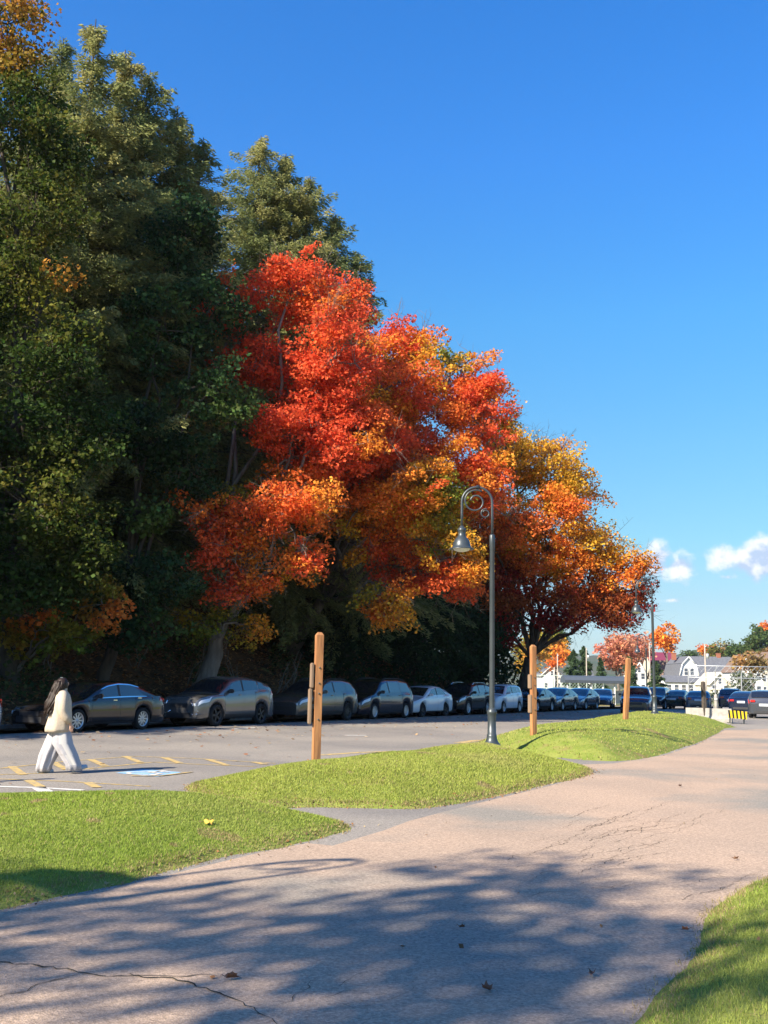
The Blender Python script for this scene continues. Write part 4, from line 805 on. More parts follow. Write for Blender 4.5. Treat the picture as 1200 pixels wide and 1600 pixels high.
def make_car(name, kind, label, cat, x, y, az, pm, rim='a', spokes=10, group=None, H=1.0, rails=False, cladding=False, mirror=None, z=0.0, grille_chrome=False, sc=1.0, chrome_win=False, roofm=None):
    S = SPEC[kind]; Ln, W2 = S['L'], S['W'] / 2; root = thing(name, label, cat, (x, y, z), math.pi / 2 - R(az), group, sc)
    def Tf(s): return smooth_interp(np.asarray(s, float), S['T'])
    def Gf(s):
        s = np.asarray(s, float); g = smooth_interp(s, S['Gp']); t = Tf(s); a, b = S['Gp'][0][0], S['Gp'][-1][0]
        return t + np.where((s < a) | (s > b), 0, np.maximum(g - t, 0)) * H
    def plan(s):
        s = np.asarray(s, float); f = np.clip(1 - s / .75, 0, 1); rr = np.clip((s - (Ln - .6)) / .6, 0, 1); return 1 - .20 * f ** 2.2 - .13 * rr ** 2.4
    def nose(s, z): return 0
    def row(s, v):                       # surface point: s along the car, v 0 sill .. 4 shoulder .. 6 roof edge .. 8 centre line
        s = float(s); T = float(Tf(s)); Gz = float(Gf(s)); h = max(Gz - T, 0); p = float(plan(s)) * W2
        zb = .22 if kind not in ('suv', 'cross') else .26
        for wx in S['wx']:
            d = abs(s - wx); ra = S['wr'] + .055
            if d < ra: zb = max(zb, S['wr'] + math.sqrt(ra * ra - d * d))
        T2 = max(T, zb + .05)
        pts = [(.90, 0), (.975, .10), (1.0, .50), (.985, .85), (.94, 1.0)]
        L_ = [(a * p, zb + (T2 - .015 - zb) * b) for a, b in pts]
        y0 = .935 * p; fl = .33 * h
        L_ += [(y0 - fl * .86, T2 + .86 * h), (max(y0 - fl - .075, .3), T2 + h + .0), ((y0 - fl) * .5, T2 + h + .022 + .012 * (h < .05)), (0, T2 + h + .03 + .015 * (h < .05))]
        v = min(max(v, 0), 8); i = min(int(v), 7); f = v - i; a, b = L_[i], L_[i + 1]
        return Vector((Ln / 2 - s, a[0] * (1 - f) + b[0] * f, a[1] * (1 - f) + b[1] * f))
    st = list(np.linspace(0.0, Ln, 64))
    for wx in S['wx']:
        ra = S['wr'] + .055; st += [wx + ra * math.cos(a) for a in np.linspace(0.02, math.pi - .02, 15)] + [wx - ra - .001, wx + ra + .001]
    st = sorted(st); mb = MB(); n = len(st)
    rows = [0, 1, 1.5, 2, 2.5, 3, 3.6, 4, 4.5, 5, 5.5, 6, 7, 8]; k = len(rows)
    for sg in (1, -1):
        vs = []
        for s in st:
            for v in rows: p = row(s, v); vs.append((p.x, p.y * sg, p.z))
        fs = [(i * k + j, (i + 1) * k + j, (i + 1) * k + j + 1, i * k + j + 1) for i in range(n - 1) for j in range(k - 1)]
        if sg < 0: fs = [f[::-1] for f in fs]
        mb.add(vs, fs, True)
    for s, e in ((0.0, .05), (Ln, -.04)):    # rounded end caps
        L1 = [row(s, v) for v in rows]; mid = [(p.x + e, p.y * .93, p.z) for p in L1]; full = [(p.x, p.y, p.z) for p in L1] + [(p.x, -p.y, p.z) for p in L1[::-1][1:]]
        m2 = [(a[0] + e, a[1] * .90, (a[2] - .45) * .86 + .45) for a in full]; q = len(full)
        mb.add(full + m2, [(i, i + 1, q + i + 1, q + i) for i in range(q - 1)] + [(0, q, 2 * q - 1, q - 1)] + [tuple(range(q, 2 * q))], False)
    body = mb.build('body', pm, root)
    bmm = bmesh.new(); bmm.from_mesh(body.data); bmesh.ops.remove_doubles(bmm, verts=bmm.verts[:], dist=.0008); bmesh.ops.recalc_face_normals(bmm, faces=bmm.faces[:]); bmm.to_mesh(body.data); bmm.free()
    MB().box((0, 0, .46), (Ln - .5, W2 * 1.55, .42)).build('underbody', under_m, root)
    def patch(nm, s0, s1, v0, v1, m, off=.005, ns=8, nv=4, both=True, par=root, s0b=None, s1b=None, sides=(1, -1), join=False):
        """part laid on the surface; s0b/s1b are the s limits at v1"""
        q = MB()
        for sg in sides:
            vs = []
            for i in range(ns + 1):
                for j in range(nv + 1):
                    f = j / nv; a = s0 + ((s0b if s0b is not None else s0) - s0) * f; b = s1 + ((s1b if s1b is not None else s1) - s1) * f
                    s = a + (b - a) * i / ns; v = v0 + (v1 - v0) * f; p = row(s, v); ps = row(s + .02, v); pv = row(s, min(v + .06, 8)) if v < 7.9 else p + (p - row(s, v - .06))
                    nn = (ps - p).cross(pv - p); nn.normalize(); 
                    if nn.y < -.001 or (abs(nn.y) <= .3 and nn.z < 0): nn = -nn
                    if v >= 7.9: nn.y = 0
                    p = p + nn * off; vs.append((p.x, p.y * sg, p.z))
            kk = nv + 1; fs = [(i * kk + j, (i + 1) * kk + j, (i + 1) * kk + j + 1, i * kk + j + 1) for i in range(ns) for j in range(nv)]
            q.add(vs, fs if sg > 0 else [f[::-1] for f in fs], True)
            if not join: o = q.build(nm, m, par, fixn=False); q = MB()
        if join: o = q.build(nm, m, par, fixn=False)
        return o
    ws, rs = S['ws'], S['rs']
    patch('windscreen', ws[0], ws[1], 6.05, 8, glass_c, .006, 10, 4, join=True)
    patch('rear_window', rs[0], rs[1], 6.1, 8, glass_c, .006, 10, 4, join=True)
    def hmax(s): return float(Gf(s) - Tf(s))
    (a0, a1), (b0, b1) = S['sw']
    lift = .42 if kind in ('sedan', 'compact') else .30
    patch('side_window', a0 - .12, a1, 4.12, 4.92, glass_l, .005, 10, 3, s0b=a0 + lift, s1b=a1)
    patch('side_window', b0, b1 + (.18 if not S['qw'] else 0), 4.12, 4.92, glass_l, .005, 10, 3, s1b=b1 - (.22 if not S['qw'] else 0))
    if S['qw']: patch('side_window', S['qw'][0], S['qw'][1] + .12, 4.15, 4.9, glass_l, .005, 6, 3, s1b=S['qw'][1] - .12)
    patch('door_pillar', a1, b0, 4.1, 4.95, trim_m, .004, 2, 3)
    if kind == 'cross':
        for sg in (1, -1):
            MB().tube([(Ln / 2 + .045, sg * .34, .52), (Ln / 2 + .04, sg * .60, .40), (Ln / 2 - .02, sg * .74, .42)], .022, n=6).tube([(Ln / 2 + .045, sg * .50, .86), (Ln / 2 + .03, sg * .62, .62), (Ln / 2 - .04, sg * .76, .50)], .02, n=6).build('bumper_trim', chrome_m, root)
    if chrome_win:
        patch('window_trim', a0 - .15, b1 + .25, 4.02, 4.10, chrome_m, .008, 20, 1); patch('window_trim', a0 + lift - .1, b1 - .05, 4.93, 5.0, chrome_m, .008, 20, 1)
    # seams of the doors
    for s in (a0 - .15, (a1 + b0) / 2, b1 + .05): patch('door_seam', s, s + .012, .6, 4.0, trim_m, .002, 1, 8)
    patch('sill_trim', S['wx'][0] + S['wr'] + .08, S['wx'][1] - S['wr'] - .08, .05, .9 if not cladding else 1.15, trim_m, .010, 12, 3, join=True)
    if cladding:
        patch('arch_cladding', .30, Ln - .28, 0, .55, trim_m, .012, 90, 2, join=True)
    for s in (a1 - .18, b1 - .1):
        for sg in (1, -1):
            p = row(s, 3.45); MB().box((p.x, (p.y + .012) * sg, p.z), (.17, .03, .03), bev=.008).build('door_handle', chrome_m if chrome_win else pm, root)
    for sg in (1, -1):
        p = row(a0 + .12, 4.2); MB().box((p.x, (p.y + .10) * sg, p.z + .04), (.10, .22, .14), bev=.03).build('mirror', mirror or pm, root)
    # lamps, grille, bumpers, plates
    for sg in (1, -1):
        patch('headlight', .03, .50, 2.75, 3.45, hl_m, .009, 8, 3, sides=(sg,), s0b=.08, s1b=.62)
        patch('taillight', Ln - .40, Ln - .02, 2.9, 3.7, tl_m, .009, 8, 3, sides=(sg,), s0b=Ln - .34)
    fx = Ln / 2 + .058; T0 = float(Tf(0.0)); wg = W2 * .80
    MB().box((fx - .012, 0, T0 * .86), (.03, wg * 1.05, .16), bev=.012).build('grille', chrome_m if grille_chrome else trim_m, root)
    MB().box((fx - .008, 0, .36), (.03, wg * 1.35, .17), bev=.012).build('lower_grille', trim_m, root)
    for sg in (1, -1):
        MB().box((fx - .034, sg * wg * .78, T0 * .90), (.05, wg * .34, .10), bev=.015).build('headlight', hl_m, root)
        MB().box((fx - .034, sg * wg * .80, .40), (.04, .12, .07), bev=.012).build('fog_light', hl_m, root)
        MB().box((-Ln / 2 - .045 + .02, sg * wg * .80, .88 if kind in ('sedan', 'compact') else 1.0), (.05, wg * .36, .13), bev=.015).build('taillight', tl_m, root)
    MB().box((-Ln / 2 - .045, 0, .78), (.02, .50, .14), bev=.006).build('licence_plate', plate_m, root)
    MB().box((-Ln / 2 - .038, 0, .36), (.04, wg * 1.5, .16), bev=.015).build('rear_bumper', trim_m, root)
    if kind in ('suv', 'cross', 'van', 'boxy'):      # tailgate glass down the back
        pass
    if rails:
        for sg in (1, -1):
            pts = [row(s, 5.8) for s in np.linspace(S['ws'][1] + .1, S['rs'][0] - .05, 8)]; pts = [(p.x, (p.y - .03) * sg, p.z + (.055 if 0 < i < 7 else 0)) for i, p in enumerate(pts)]
            MB().tube(pts, .018, n=6).build('roof_rail', chrome_m if rails == 'c' else trim_m, root)
    for sg in (1, -1):
        for wx in S['wx']: wheel_parts(root, Ln / 2 - wx, sg * (W2 - .125), sg, S['wr'], rim, spokes)
    return root
P_ = {'taupe': paint('dark_taupe', (.035, .029, .027)), 'tgrey': paint('titanium_grey', (.16, .155, .15)), 'gold': paint('bronze_grey', (.11, .10, .085)), 'plum': paint('black_plum', (.022, .018, .028)), 'white': paint('white', (.66, .67, .69), 0), 'black': paint('black', (.010, .011, .014)),
      'grey': paint('mid_grey', (.085, .09, .10)), 'blueg': paint('blue_grey', (.08, .11, .15)), 'navy': paint('navy', (.012, .022, .05)), 'green': paint('dark_green', (.02, .045, .04)), 'steel': paint('steel_blue', (.06, .10, .16)), 'silver': paint('silver', (.42, .43, .44))}
def on_row(px, v=0.0):
    r = (px - 600) / 1600.0; d = ray(px, 1068); r = d.x / d.y; ox, oy = UV(0, v); u = (r * oy - ox) / (UD.x - r * UD.y); return ox + UD.x * u, oy + UD.y * u, u
gp = 'cars parked nose to tail under the trees'
ROW = [
 (-140, 'compact', 'silver', dict(rim='a', spokes=8), 'silver car', 'silver car almost wholly cut off by the left edge', 'car'),
 (146, 'sedan', 'taupe', dict(rim='a', spokes=10, chrome_win=True), 'dark_sedan', 'dark taupe four-door sedan with bright ten-spoke wheels behind the walking woman', 'car'),
 (345, 'cross', 'tgrey', dict(rim='d', spokes=5, cladding=True, mirror=trim_m, grille_chrome=False), 'crossover', 'titanium grey angular crossover with black wheels beneath the leaning maple trunk', 'car'),
 (491, 'suv', 'gold', dict(rim='d', spokes=10, cladding=True, rails='b'), 'estate_suv', 'bronze grey SUV with black cladding half hidden behind the nearest timber post', 'car'),
 (583, 'van', 'plum', dict(rim='a', spokes=10, rails='b'), 'minivan', 'black plum minivan between the bronze SUV and the white sedan', 'van'),
 (656, 'compact', 'white', dict(rim='d', spokes=5, H=.97), 'white_sedan', 'white four-door sedan with dark wheels next to the black minivan', 'car'),
 (724, 'suv', 'black', dict(rim='a', spokes=8, rails='c'), 'black_suv', 'black SUV with silver roof rails just left of the tall lamp', 'car'),
 (778, 'boxy', 'white', dict(rim='a', spokes=8, rails=False), 'white_hatchback', 'white boxy hatchback just right of the tall lamp', 'car'),
 (831, 'sedan', 'black', dict(rim='a', spokes=10, H=1.0), 'black_sedan', 'black sedan seen behind the slim upright timber post', 'car'),
 (870, 'compact', 'grey', dict(rim='a', spokes=8), 'grey_sedan', 'dark grey sedan with a shaded bonnet, first right of the slim timber post', 'car'),
 (906, 'compact', 'blueg', dict(rim='a', spokes=8), 'grey_sedan', 'blue-grey sedan beneath the long dark shelter roof', 'car'),
]
for px, kd, pc, kw, nm, lb, cat in ROW:
    x, y, u = on_row(px, 0.0 if px > 0 else .2); nm = nm.replace(' ', '_')
    make_car(nm, kd, lb, cat, x, y, 208, P_[pc], group=gp, **kw)
def at_px(px, base_y, z=0): x, y = G(px, base_y, z); return x, y
for px, Y, kd, pc, az, kw, nm, lb, cat in [
  (941, 84, 'sedan', 'steel', 196, dict(), 'blue_sedan', 'dark steel blue sedan nose-on between the blue-grey sedan and the oncoming SUV', 'car'),
  (995, 64, 'suv', 'navy', 196, dict(rim='a', spokes=8), 'oncoming_suv', 'dark blue SUV facing the viewer behind the leaning post', 'car'),
  (1026, 82, 'suv', 'black', 205, dict(), 'black_suv', 'black SUV tucked behind the lamp on the far mound', 'car'),
  (1061, 84, 'compact', 'green', 28, dict(), 'green_hatchback', 'dark green car seen from behind, farthest left of the right-hand group', 'car'),
  (1093, 80, 'sedan', 'blueg', 20, dict(), 'grey_sedan', 'blue-grey sedan seen from behind above the concrete block', 'car'),
  (1142, 82, 'suv', 'navy', 20, dict(rails='b'), 'blue_suv', 'dark blue SUV seen from behind above the striped barricade', 'car'),
  (1166, 72, 'compact', 'navy', 28, dict(), 'blue_sedan', 'low navy car between the blue SUV and the grey hatchback', 'car'),
  (1197, 61, 'suv', 'grey', 24, dict(H=.9, sc=.97), 'grey_hatchback', 'grey hatchback with red tail lights at the right edge', 'car')]:
    c = D(px, 1090, Y); make_car(nm, kd, lb, cat, c.x, c.y, az, P_[pc], **kw)

# ------------------------------------------------------------------ the walking woman
def person():
    fx, fy = G(88, 1208); t = thing('person', 'woman with long dark hair, oatmeal jacket and wide pale trousers walking', 'person', (fx, fy, 0), R(24), sc=.95)
    skin = mat('skin', (.50, .30, .21), rough=.55); hair = mat('dark_hair', (.012, .008, .006), (.035, .02, .013), scale=14, rough=.5, spec=.3, stretch=(6, 6, .6)); 
    jk = mat('oatmeal_knit', (.54, .45, .34), (.47, .385, .285), scale=30, rough=.95, bump=.6, bscale=90); tr = mat('trousers_shaded_tone', (.42, .405, .41), (.34, .33, .35), scale=6, rough=.9, bump=.5, bscale=9); sh = mat('pale_shoe', (.25, .34, .42), rough=.6)
    # body: +x is forward
    J = {'pel': (0, 0, .92, .13), 'bel': (0, 0, 1.05, .115), 'che': (.01, 0, 1.24, .125), 'nk0': (.0, 0, 1.37, .065), 'nk1': (.01, 0, 1.43, .048), 'hd0': (.02, 0, 1.50, .080), 'hd1': (.015, 0, 1.575, .075),
         'jaw': (.055, 0, 1.475, .045), 'nose': (.112, 0, 1.515, .014), 
         'hl': (-.01, .09, .88, .10), 'kl': (.06, .10, .48, .062), 'al': (-.22, .10, .12, .042), 'tl': (-.12, .10, .04, .032),
         'hr': (.01, -.09, .88, .10), 'kr': (.17, -.10, .50, .062), 'ar': (.31, -.11, .10, .042), 'tr': (.42, -.11, .09, .030),
         'sl': (0, .16, 1.34, .062), 'el': (.07, .22, 1.07, .045), 'wl': (.16, .20, .87, .028), 'pl_': (.185, .20, .81, .028),
         'sr': (0, -.16, 1.34, .062), 'er': (.0, -.24, 1.06, .045), 'wr': (.14, -.23, .86, .028), 'pr': (.165, -.225, .80, .028)}
    E = [('pel', 'bel'), ('bel', 'che'), ('che', 'nk0'), ('nk0', 'nk1'), ('nk1', 'hd0'), ('hd0', 'hd1'), ('hd0', 'jaw'), ('hd0', 'nose'), ('pel', 'hl'), ('hl', 'kl'), ('kl', 'al'), ('al', 'tl'), ('pel', 'hr'), ('hr', 'kr'), ('kr', 'ar'), ('ar', 'tr'),
         ('che', 'sl'), ('sl', 'el'), ('el', 'wl'), ('wl', 'pl_'), ('che', 'sr'), ('sr', 'er'), ('er', 'wr'), ('wr', 'pr')]
    names = list(J); co = [J[n][:3] for n in names]; rad = [J[n][3] for n in names]; ed = [(names.index(a), names.index(b)) for a, b in E]
    for pw, sgn in (('pl_', 1), ('pr', -1)):
        b = Vector(J[pw][:3])
        for i, (dx, L_) in enumerate(((.024, .066), (.008, .075), (-.008, .070), (-.023, .055))):
            k0 = len(co); co += [tuple(b + Vector((dx, 0, -.03))), tuple(b + Vector((dx + .004, -.006 * sgn, -.03 - L_ * .55))), tuple(b + Vector((dx + .016, -.022 * sgn, -.03 - L_)))]; rad += [.0095, .0085, .007]; ed += [(names.index(pw), k0), (k0, k0 + 1), (k0 + 1, k0 + 2)]
        k0 = len(co); co += [tuple(b + Vector((.034, -.012 * sgn, -.005))), tuple(b + Vector((.048, -.02 * sgn, -.04)))]; rad += [.011, .008]; ed += [(names.index(pw), k0), (k0, k0 + 1)]
    me = bpy.data.meshes.new('body'); me.from_pydata(co, ed, []); tmp = bpy.data.objects.new('body_tmp', me); COL.objects.link(tmp)
    sk = tmp.modifiers.new('skin', 'SKIN'); sk.use_smooth_shade = True
    for i, v in enumerate(me.skin_vertices[0].data): v.radius = (rad[i], rad[i])
    me.skin_vertices[0].data[0].use_root = True
    sb = tmp.modifiers.new('sub', 'SUBSURF'); sb.levels = sb.render_levels = 1
    dg = bpy.context.evaluated_depsgraph_get(); me2 = bpy.data.meshes.new_from_object(tmp.evaluated_get(dg)); bpy.data.objects.remove(tmp)
    body = bpy.data.objects.new('body', me2); me2.materials.clear(); me2.materials.append(skin); COL.objects.link(body); body.parent = t
    def rings(rs, n=48, wob=0, seed=0):   # (cx,cy,z,rx,ry)
        r = random.Random(seed); mb = MB(); vs = []; ph = r.random() * 6
        for (cx, cy, z, rx, ry) in rs:
            for i in range(n):
                a = 2 * math.pi * i / n; f = 1 + wob * math.sin(7 * a + ph + z * 2) * min(1, max(0, (1.2 - z))) + wob * .6 * math.sin(8 * a + ph * 2 + z * 4); vs.append((cx + rx * f * math.cos(a), cy + ry * f * math.sin(a), z))
        m = len(rs); mb.add(vs, [(j * n + i, j * n + (i + 1) % n, (j + 1) * n + (i + 1) % n, (j + 1) * n + i) for j in range(m - 1) for i in range(n)] + [tuple(range(n)), tuple((m - 1) * n + i for i in range(n))[::-1]], True); return mb
    mb = rings([(-.02, 0, .70, .225, .225), (-.02, 0, .76, .225, .228), (0, 0, .95, .20, .215), (0, 0, 1.08, .185, .205), (0, 0, 1.22, .175, .215), (0, 0, 1.33, .14, .20), (0, 0, 1.385, .10, .13), (0, 0, 1.425, .075, .08)], wob=.03, seed=1)
    jo = mb.build('jacket', jk, t)
    for s, a, b, c in ((1, J['sl'], J['el'], J['wl']), (-1, J['sr'], J['er'], J['wr'])):
        MB().tube([(a[0], a[1] - .04 * s, a[2] + .0), (a[0], a[1] + .01 * s, a[2] - .03), (b[0], b[1], b[2] + .1), b[:3], ((b[0] + c[0]) / 2, (b[1] + c[1]) / 2, (b[2] + c[2]) / 2), (c[0], c[1], c[2] + .01)], [.085, .09, .082, .08, .076, .058], n=14).build('sleeve', jk, jo)
    MB().lathe([(.085, 1.40), (.09, 1.44), (.078, 1.455), (.066, 1.43)], (0, 0, 0), n=18).build('collar', jk, jo)
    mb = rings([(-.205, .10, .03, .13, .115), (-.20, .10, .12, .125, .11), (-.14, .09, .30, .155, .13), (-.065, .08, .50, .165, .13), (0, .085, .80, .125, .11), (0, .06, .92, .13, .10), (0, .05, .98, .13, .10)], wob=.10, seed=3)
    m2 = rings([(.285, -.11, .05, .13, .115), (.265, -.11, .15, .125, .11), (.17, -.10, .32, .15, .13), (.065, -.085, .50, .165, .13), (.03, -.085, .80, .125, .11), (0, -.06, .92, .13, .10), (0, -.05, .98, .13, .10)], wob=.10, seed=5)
    o = len(mb.v); mb.v += m2.v; mb.f += [tuple(i + o for i in f) for f in m2.f]; mb.sm += m2.sm; to = mb.build('trousers', tr, t); to.data.materials.append(mat('trousers_sunlit_tone', (.52, .50, .47), rough=.9))
    for pf in to.data.polygons:  # chosen faces take a paler tone: sunlit cloth painted against the shaded rest
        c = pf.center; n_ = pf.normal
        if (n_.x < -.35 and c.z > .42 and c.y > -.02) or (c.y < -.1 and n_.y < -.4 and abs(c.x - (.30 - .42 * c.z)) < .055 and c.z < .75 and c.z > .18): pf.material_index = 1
    for (x0, yy, z0, pit) in ((-.22, .10, .0, 0), (.33, -.11, .04, -.3)):
        q = MB(); nn = 16; vs = []
        for (zz, sc_) in ((0, 1.0), (.03, 1.02), (.06, .92), (.085, .62)):
            for i in range(nn):
                a = 2 * math.pi * i / nn; vs.append(((.135 * math.cos(a)) * sc_ + .05 - (.05 if sc_ < .7 else 0), .048 * math.sin(a) * sc_, zz))
        q.add(vs, [(j * nn + i, j * nn + (i + 1) % nn, (j + 1) * nn + (i + 1) % nn, (j + 1) * nn + i) for j in range(3) for i in range(nn)] + [tuple(range(nn))[::-1], tuple(3 * nn + i for i in range(nn))], True)
        s_ = q.build('shoe', sh, t); s_.location = (x0, yy, z0); s_.rotation_euler = (0, pit, 0)
    hb = MB().lathe([(0, 1.625), (.04, 1.622), (.075, 1.60), (.097, 1.565), (.104, 1.52), (.10, 1.47), (.09, 1.42)], (-.008, 0, 0), n=20)
    for k in range(34):   # long wavy locks down the back
        a = random.uniform(math.pi * .42, math.pi * 1.58); x0, y0 = .098 * math.cos(a), .098 * math.sin(a); L_ = random.uniform(.42, .62); ph = random.random() * 6
        pts = [(x0 * (1 + .0) - .01 - .17 * (q ** 1.2) + .012 * math.sin(9 * q + ph), y0 * (1 + .25 * q) + .016 * math.sin(7 * q + ph * 2), 1.57 - L_ * q) for q in np.linspace(0, 1, 9)]
        hb.tube(pts, [.02, .026, .028, .028, .027, .026, .023, .017, .006], n=6)
    hb.build('hair', hair, t)
    MB().box((-.02, .03, 1.628), (.05, .04, .012), bev=.004).build('hair_clip', chrome_m, t)
    return t
person()

# ------------------------------------------------------------------ far side: houses, fence, shelter, poles
wh = mat('white_siding', (.68, .68, .66), (.60, .60, .58), scale=2, rough=.8, stretch=(.3, .3, 8)); crm = mat('cream_siding', (.62, .55, .42), (.55, .48, .36), scale=2, rough=.8, stretch=(.3, .3, 8)); 
gr_ = mat('grey_shingle', (.09, .095, .11), (.13, .135, .15), scale=3, rough=.9); br_ = mat('brown_shingle', (.20, .135, .10), (.15, .10, .075), scale=3, rough=.9); ma_ = mat('maroon_metal_roof', (.17, .03, .055), rough=.5)
brick_m = mat('red_brick', (.33, .12, .07), (.24, .09, .05), scale=8, rough=.9); win_m = glassmat('house_glass', (.05, .06, .08), .1); trimw = mat('white_trim', (.75, .75, .73), rough=.6); found_m = mat('foundation', (.3, .29, .27), rough=.9)
def house(label, px0, px1, Y_, eave_py, ridge_py, wallm, roofm, depth=9, gable='side', gambrel=False, rz=0, chimney=None, wins=3, floors=1, porch=False, base_z=0, parts=None, name='house', dormer=False):
    Y = Y_ * 1.8; a = D(px0, eave_py, Y); b = D(px1, eave_py, Y); W_ = (b - a).length; he = a.z * .5 + b.z * .5; hr = D((px0 + px1) / 2, ridge_py, Y + (0 if gable == 'front' else depth / 2)).z
    t = thing(name, label, 'house', ((a.x + b.x) / 2, Y, base_z), rz); hw = W_ / 2; ov = .35
    # local: x right, y away; front wall at y=0
    if gable == 'front':
        prof = [(-hw, 0), (hw, 0), (hw, he), (0, hr), (-hw, he)] if not gambrel else [(-hw, 0), (hw, 0), (hw, he), (hw * .68, he + (hr - he) * .62), (0, hr), (-hw * .68, he + (hr - he) * .62), (-hw, he)]
        MB().prism(prof, 0, depth, 'XZ').build('wall', wallm, t)
        top = prof[2:]; mb = MB()
        for p, q in zip(top[:-1], top[1:]):
            pv, qv = Vector((p[0], 0, p[1])), Vector((q[0], 0, q[1])); d = (qv - pv).normalized(); nn = Vector((d.z, 0, -d.x)); nn = nn if nn.z > 0 else -nn
            p2 = pv - d * (.3 if p[1] <= he + .01 else 0) + nn * .03; q2 = qv + d * (.3 if q[1] <= he + .01 else 0) + nn * .03
            vs = [(*[p2.x], -ov, p2.z), (q2.x, -ov, q2.z), (q2.x, depth + ov, q2.z), (p2.x, depth + ov, p2.z)]; u = nn * .16
            mb.add(vs + [(v[0] + u.x, v[1], v[2] + u.z) for v in vs], [(0, 1, 2, 3), (7, 6, 5, 4), (0, 4, 5, 1), (1, 5, 6, 2), (2, 6, 7, 3), (3, 7, 4, 0)])
        rf = mb.build('roof', roofm, t)
        mb = MB()
        for p, q in zip(top[:-1], top[1:]):
            pv, qv = Vector((p[0], -ov - .04, p[1] - .05)), Vector((q[0], -ov - .04, q[1] - .05)); mb.tube([pv, qv], .12, n=4)
        mb.build('bargeboard', trimw, rf)
    else:
        MB().prism([(0, 0), (depth, 0), (depth, he), (depth / 2, hr), (0, he)], -hw, hw, 'YZ').build('wall', wallm, t)
        mb = MB(); sl_ = Vector((0, depth / 2, hr - he)).normalized(); nn = Vector((0, -sl_.z, sl_.y))
        for sg in (1, -1):
            e = Vector((0, (0 if sg > 0 else depth), he)); r0 = Vector((0, depth / 2, hr)); d = (e - r0).normalized(); n_ = Vector((0, -d.z, d.y)) if sg < 0 else Vector((0, d.z, -d.y)); n_ = n_ if n_.z > 0 else -n_
            p2, q2 = e + d * .35 + n_ * .03, r0 + n_ * .03; u = n_ * .16; vs = [(-hw - ov, p2.y, p2.z), (hw + ov, p2.y, p2.z), (hw + ov, q2.y, q2.z), (-hw - ov, q2.y, q2.z)]
            mb.add(vs + [(v[0], v[1] + u.y, v[2] + u.z) for v in vs], [(0, 1, 2, 3), (7, 6, 5, 4), (0, 4, 5, 1), (1, 5, 6, 2), (2, 6, 7, 3), (3, 7, 4, 0)])
        rf = mb.build('roof', roofm, t)
    if chimney is not None: MB().box((chimney * hw, depth / 2, hr + .1), (.9, .8, 1.5)).box((chimney * hw, depth / 2, hr + .9), (1.05, .95, .15)).build('chimney', brick_m, rf)
    def win(x, z, w_=.9, h=1.4):
        f = MB().box((x, -.03, z + h / 2 + .05), (w_ + .24, .06, .1)).box((x, -.03, z - h / 2 - .05), (w_ + .3, .08, .1)).box((x - w_ / 2 - .06, -.03, z), (.12, .06, h)).box((x + w_ / 2 + .06, -.03, z), (.12, .06, h)).box((x, -.045, z), (w_, .03, .06)).build('window', trimw, t)
        MB().box((x, -.012, z), (w_, .02, h)).build('pane', win_m, f)
    for fl in range(floors):
        z = .6 + 1.2 + fl * 2.7
        if z + .7 < he + .1:
            for i in range(wins): win(-hw + (i + .5) * 2 * hw / wins, z)
    if gable == 'front' and hr - he > 2:
        if gambrel: win(-hw * .28, he + .9, .8, 1.5); win(hw * .32, he + .9, .8, 1.5)
        else: win(0, he + (hr - he) * .3, .7, 1.1)
    MB().box((0, -.012, .18), (W_ * .98, .03, .36)).build('foundation', found_m, t)
    if porch:
        f = MB().box((0, -1.2, he * .62), (W_ * .9, 2.3, .15)).build('porch_roof', roofm, t); q = MB()
        for i in range(5): q.box((-hw * .85 + i * hw * .425, -2.2, he * .31), (.14, .14, he * .62))
        q.build('porch_columns', trimw, f)
    return t
house('white house with a dark grey gabled roof glimpsed beyond the slim timber post', 843, 882, 150, 1057, 1040, wh, gr_, gable='front', wins=2)
house('grey roofed house seen small between two cedars', 903, 926, 170, 1056, 1040, wh, gr_, wins=2)
house('house with a long maroon roof behind the leaning post', 1016, 1058, 185, 1036, 1020, crm, ma_, wins=5, floors=1, name='maroon_roofed_house')
house('white gabled house left of the brown roof', 988, 1010, 140, 1052, 1035, wh, br_, gable='front', wins=2, floors=2)
house('house with a broad brown roof beside the white barn-roofed house', 1028, 1066, 142, 1060, 1033, crm, br_, wins=3, chimney=.8, floors=1)
house('white house with a barn-shaped gable and grey roof', 1061, 1092, 128, 1056, 1026, wh, gr_, gable='front', gambrel=True, wins=3, floors=2, depth=12, chimney=-.7)
house('low white wing in front of the barn-roofed house', 1040, 1108, 124, 1066, 1057, wh, gr_, wins=6, depth=4, name='house_wing')
house('long dark grey roofed house right of the barn-roofed house', 1089, 1150, 136, 1058, 1027, wh, gr_, wins=5, chimney=.45, floors=2)
house('beige gabled garage in front of the long grey roof', 1107, 1143, 118, 1070, 1051, crm, crm, gable='front', wins=2, porch=True, name='garage')
house('white gabled house at the right edge half hidden by a small tree', 1150, 1192, 122, 1050, 1023, wh, br_, gable='front', wins=3, floors=2)
house('cream house cut by the right edge', 1186, 1230, 140, 1045, 1020, crm, br_, wins=3, floors=2)
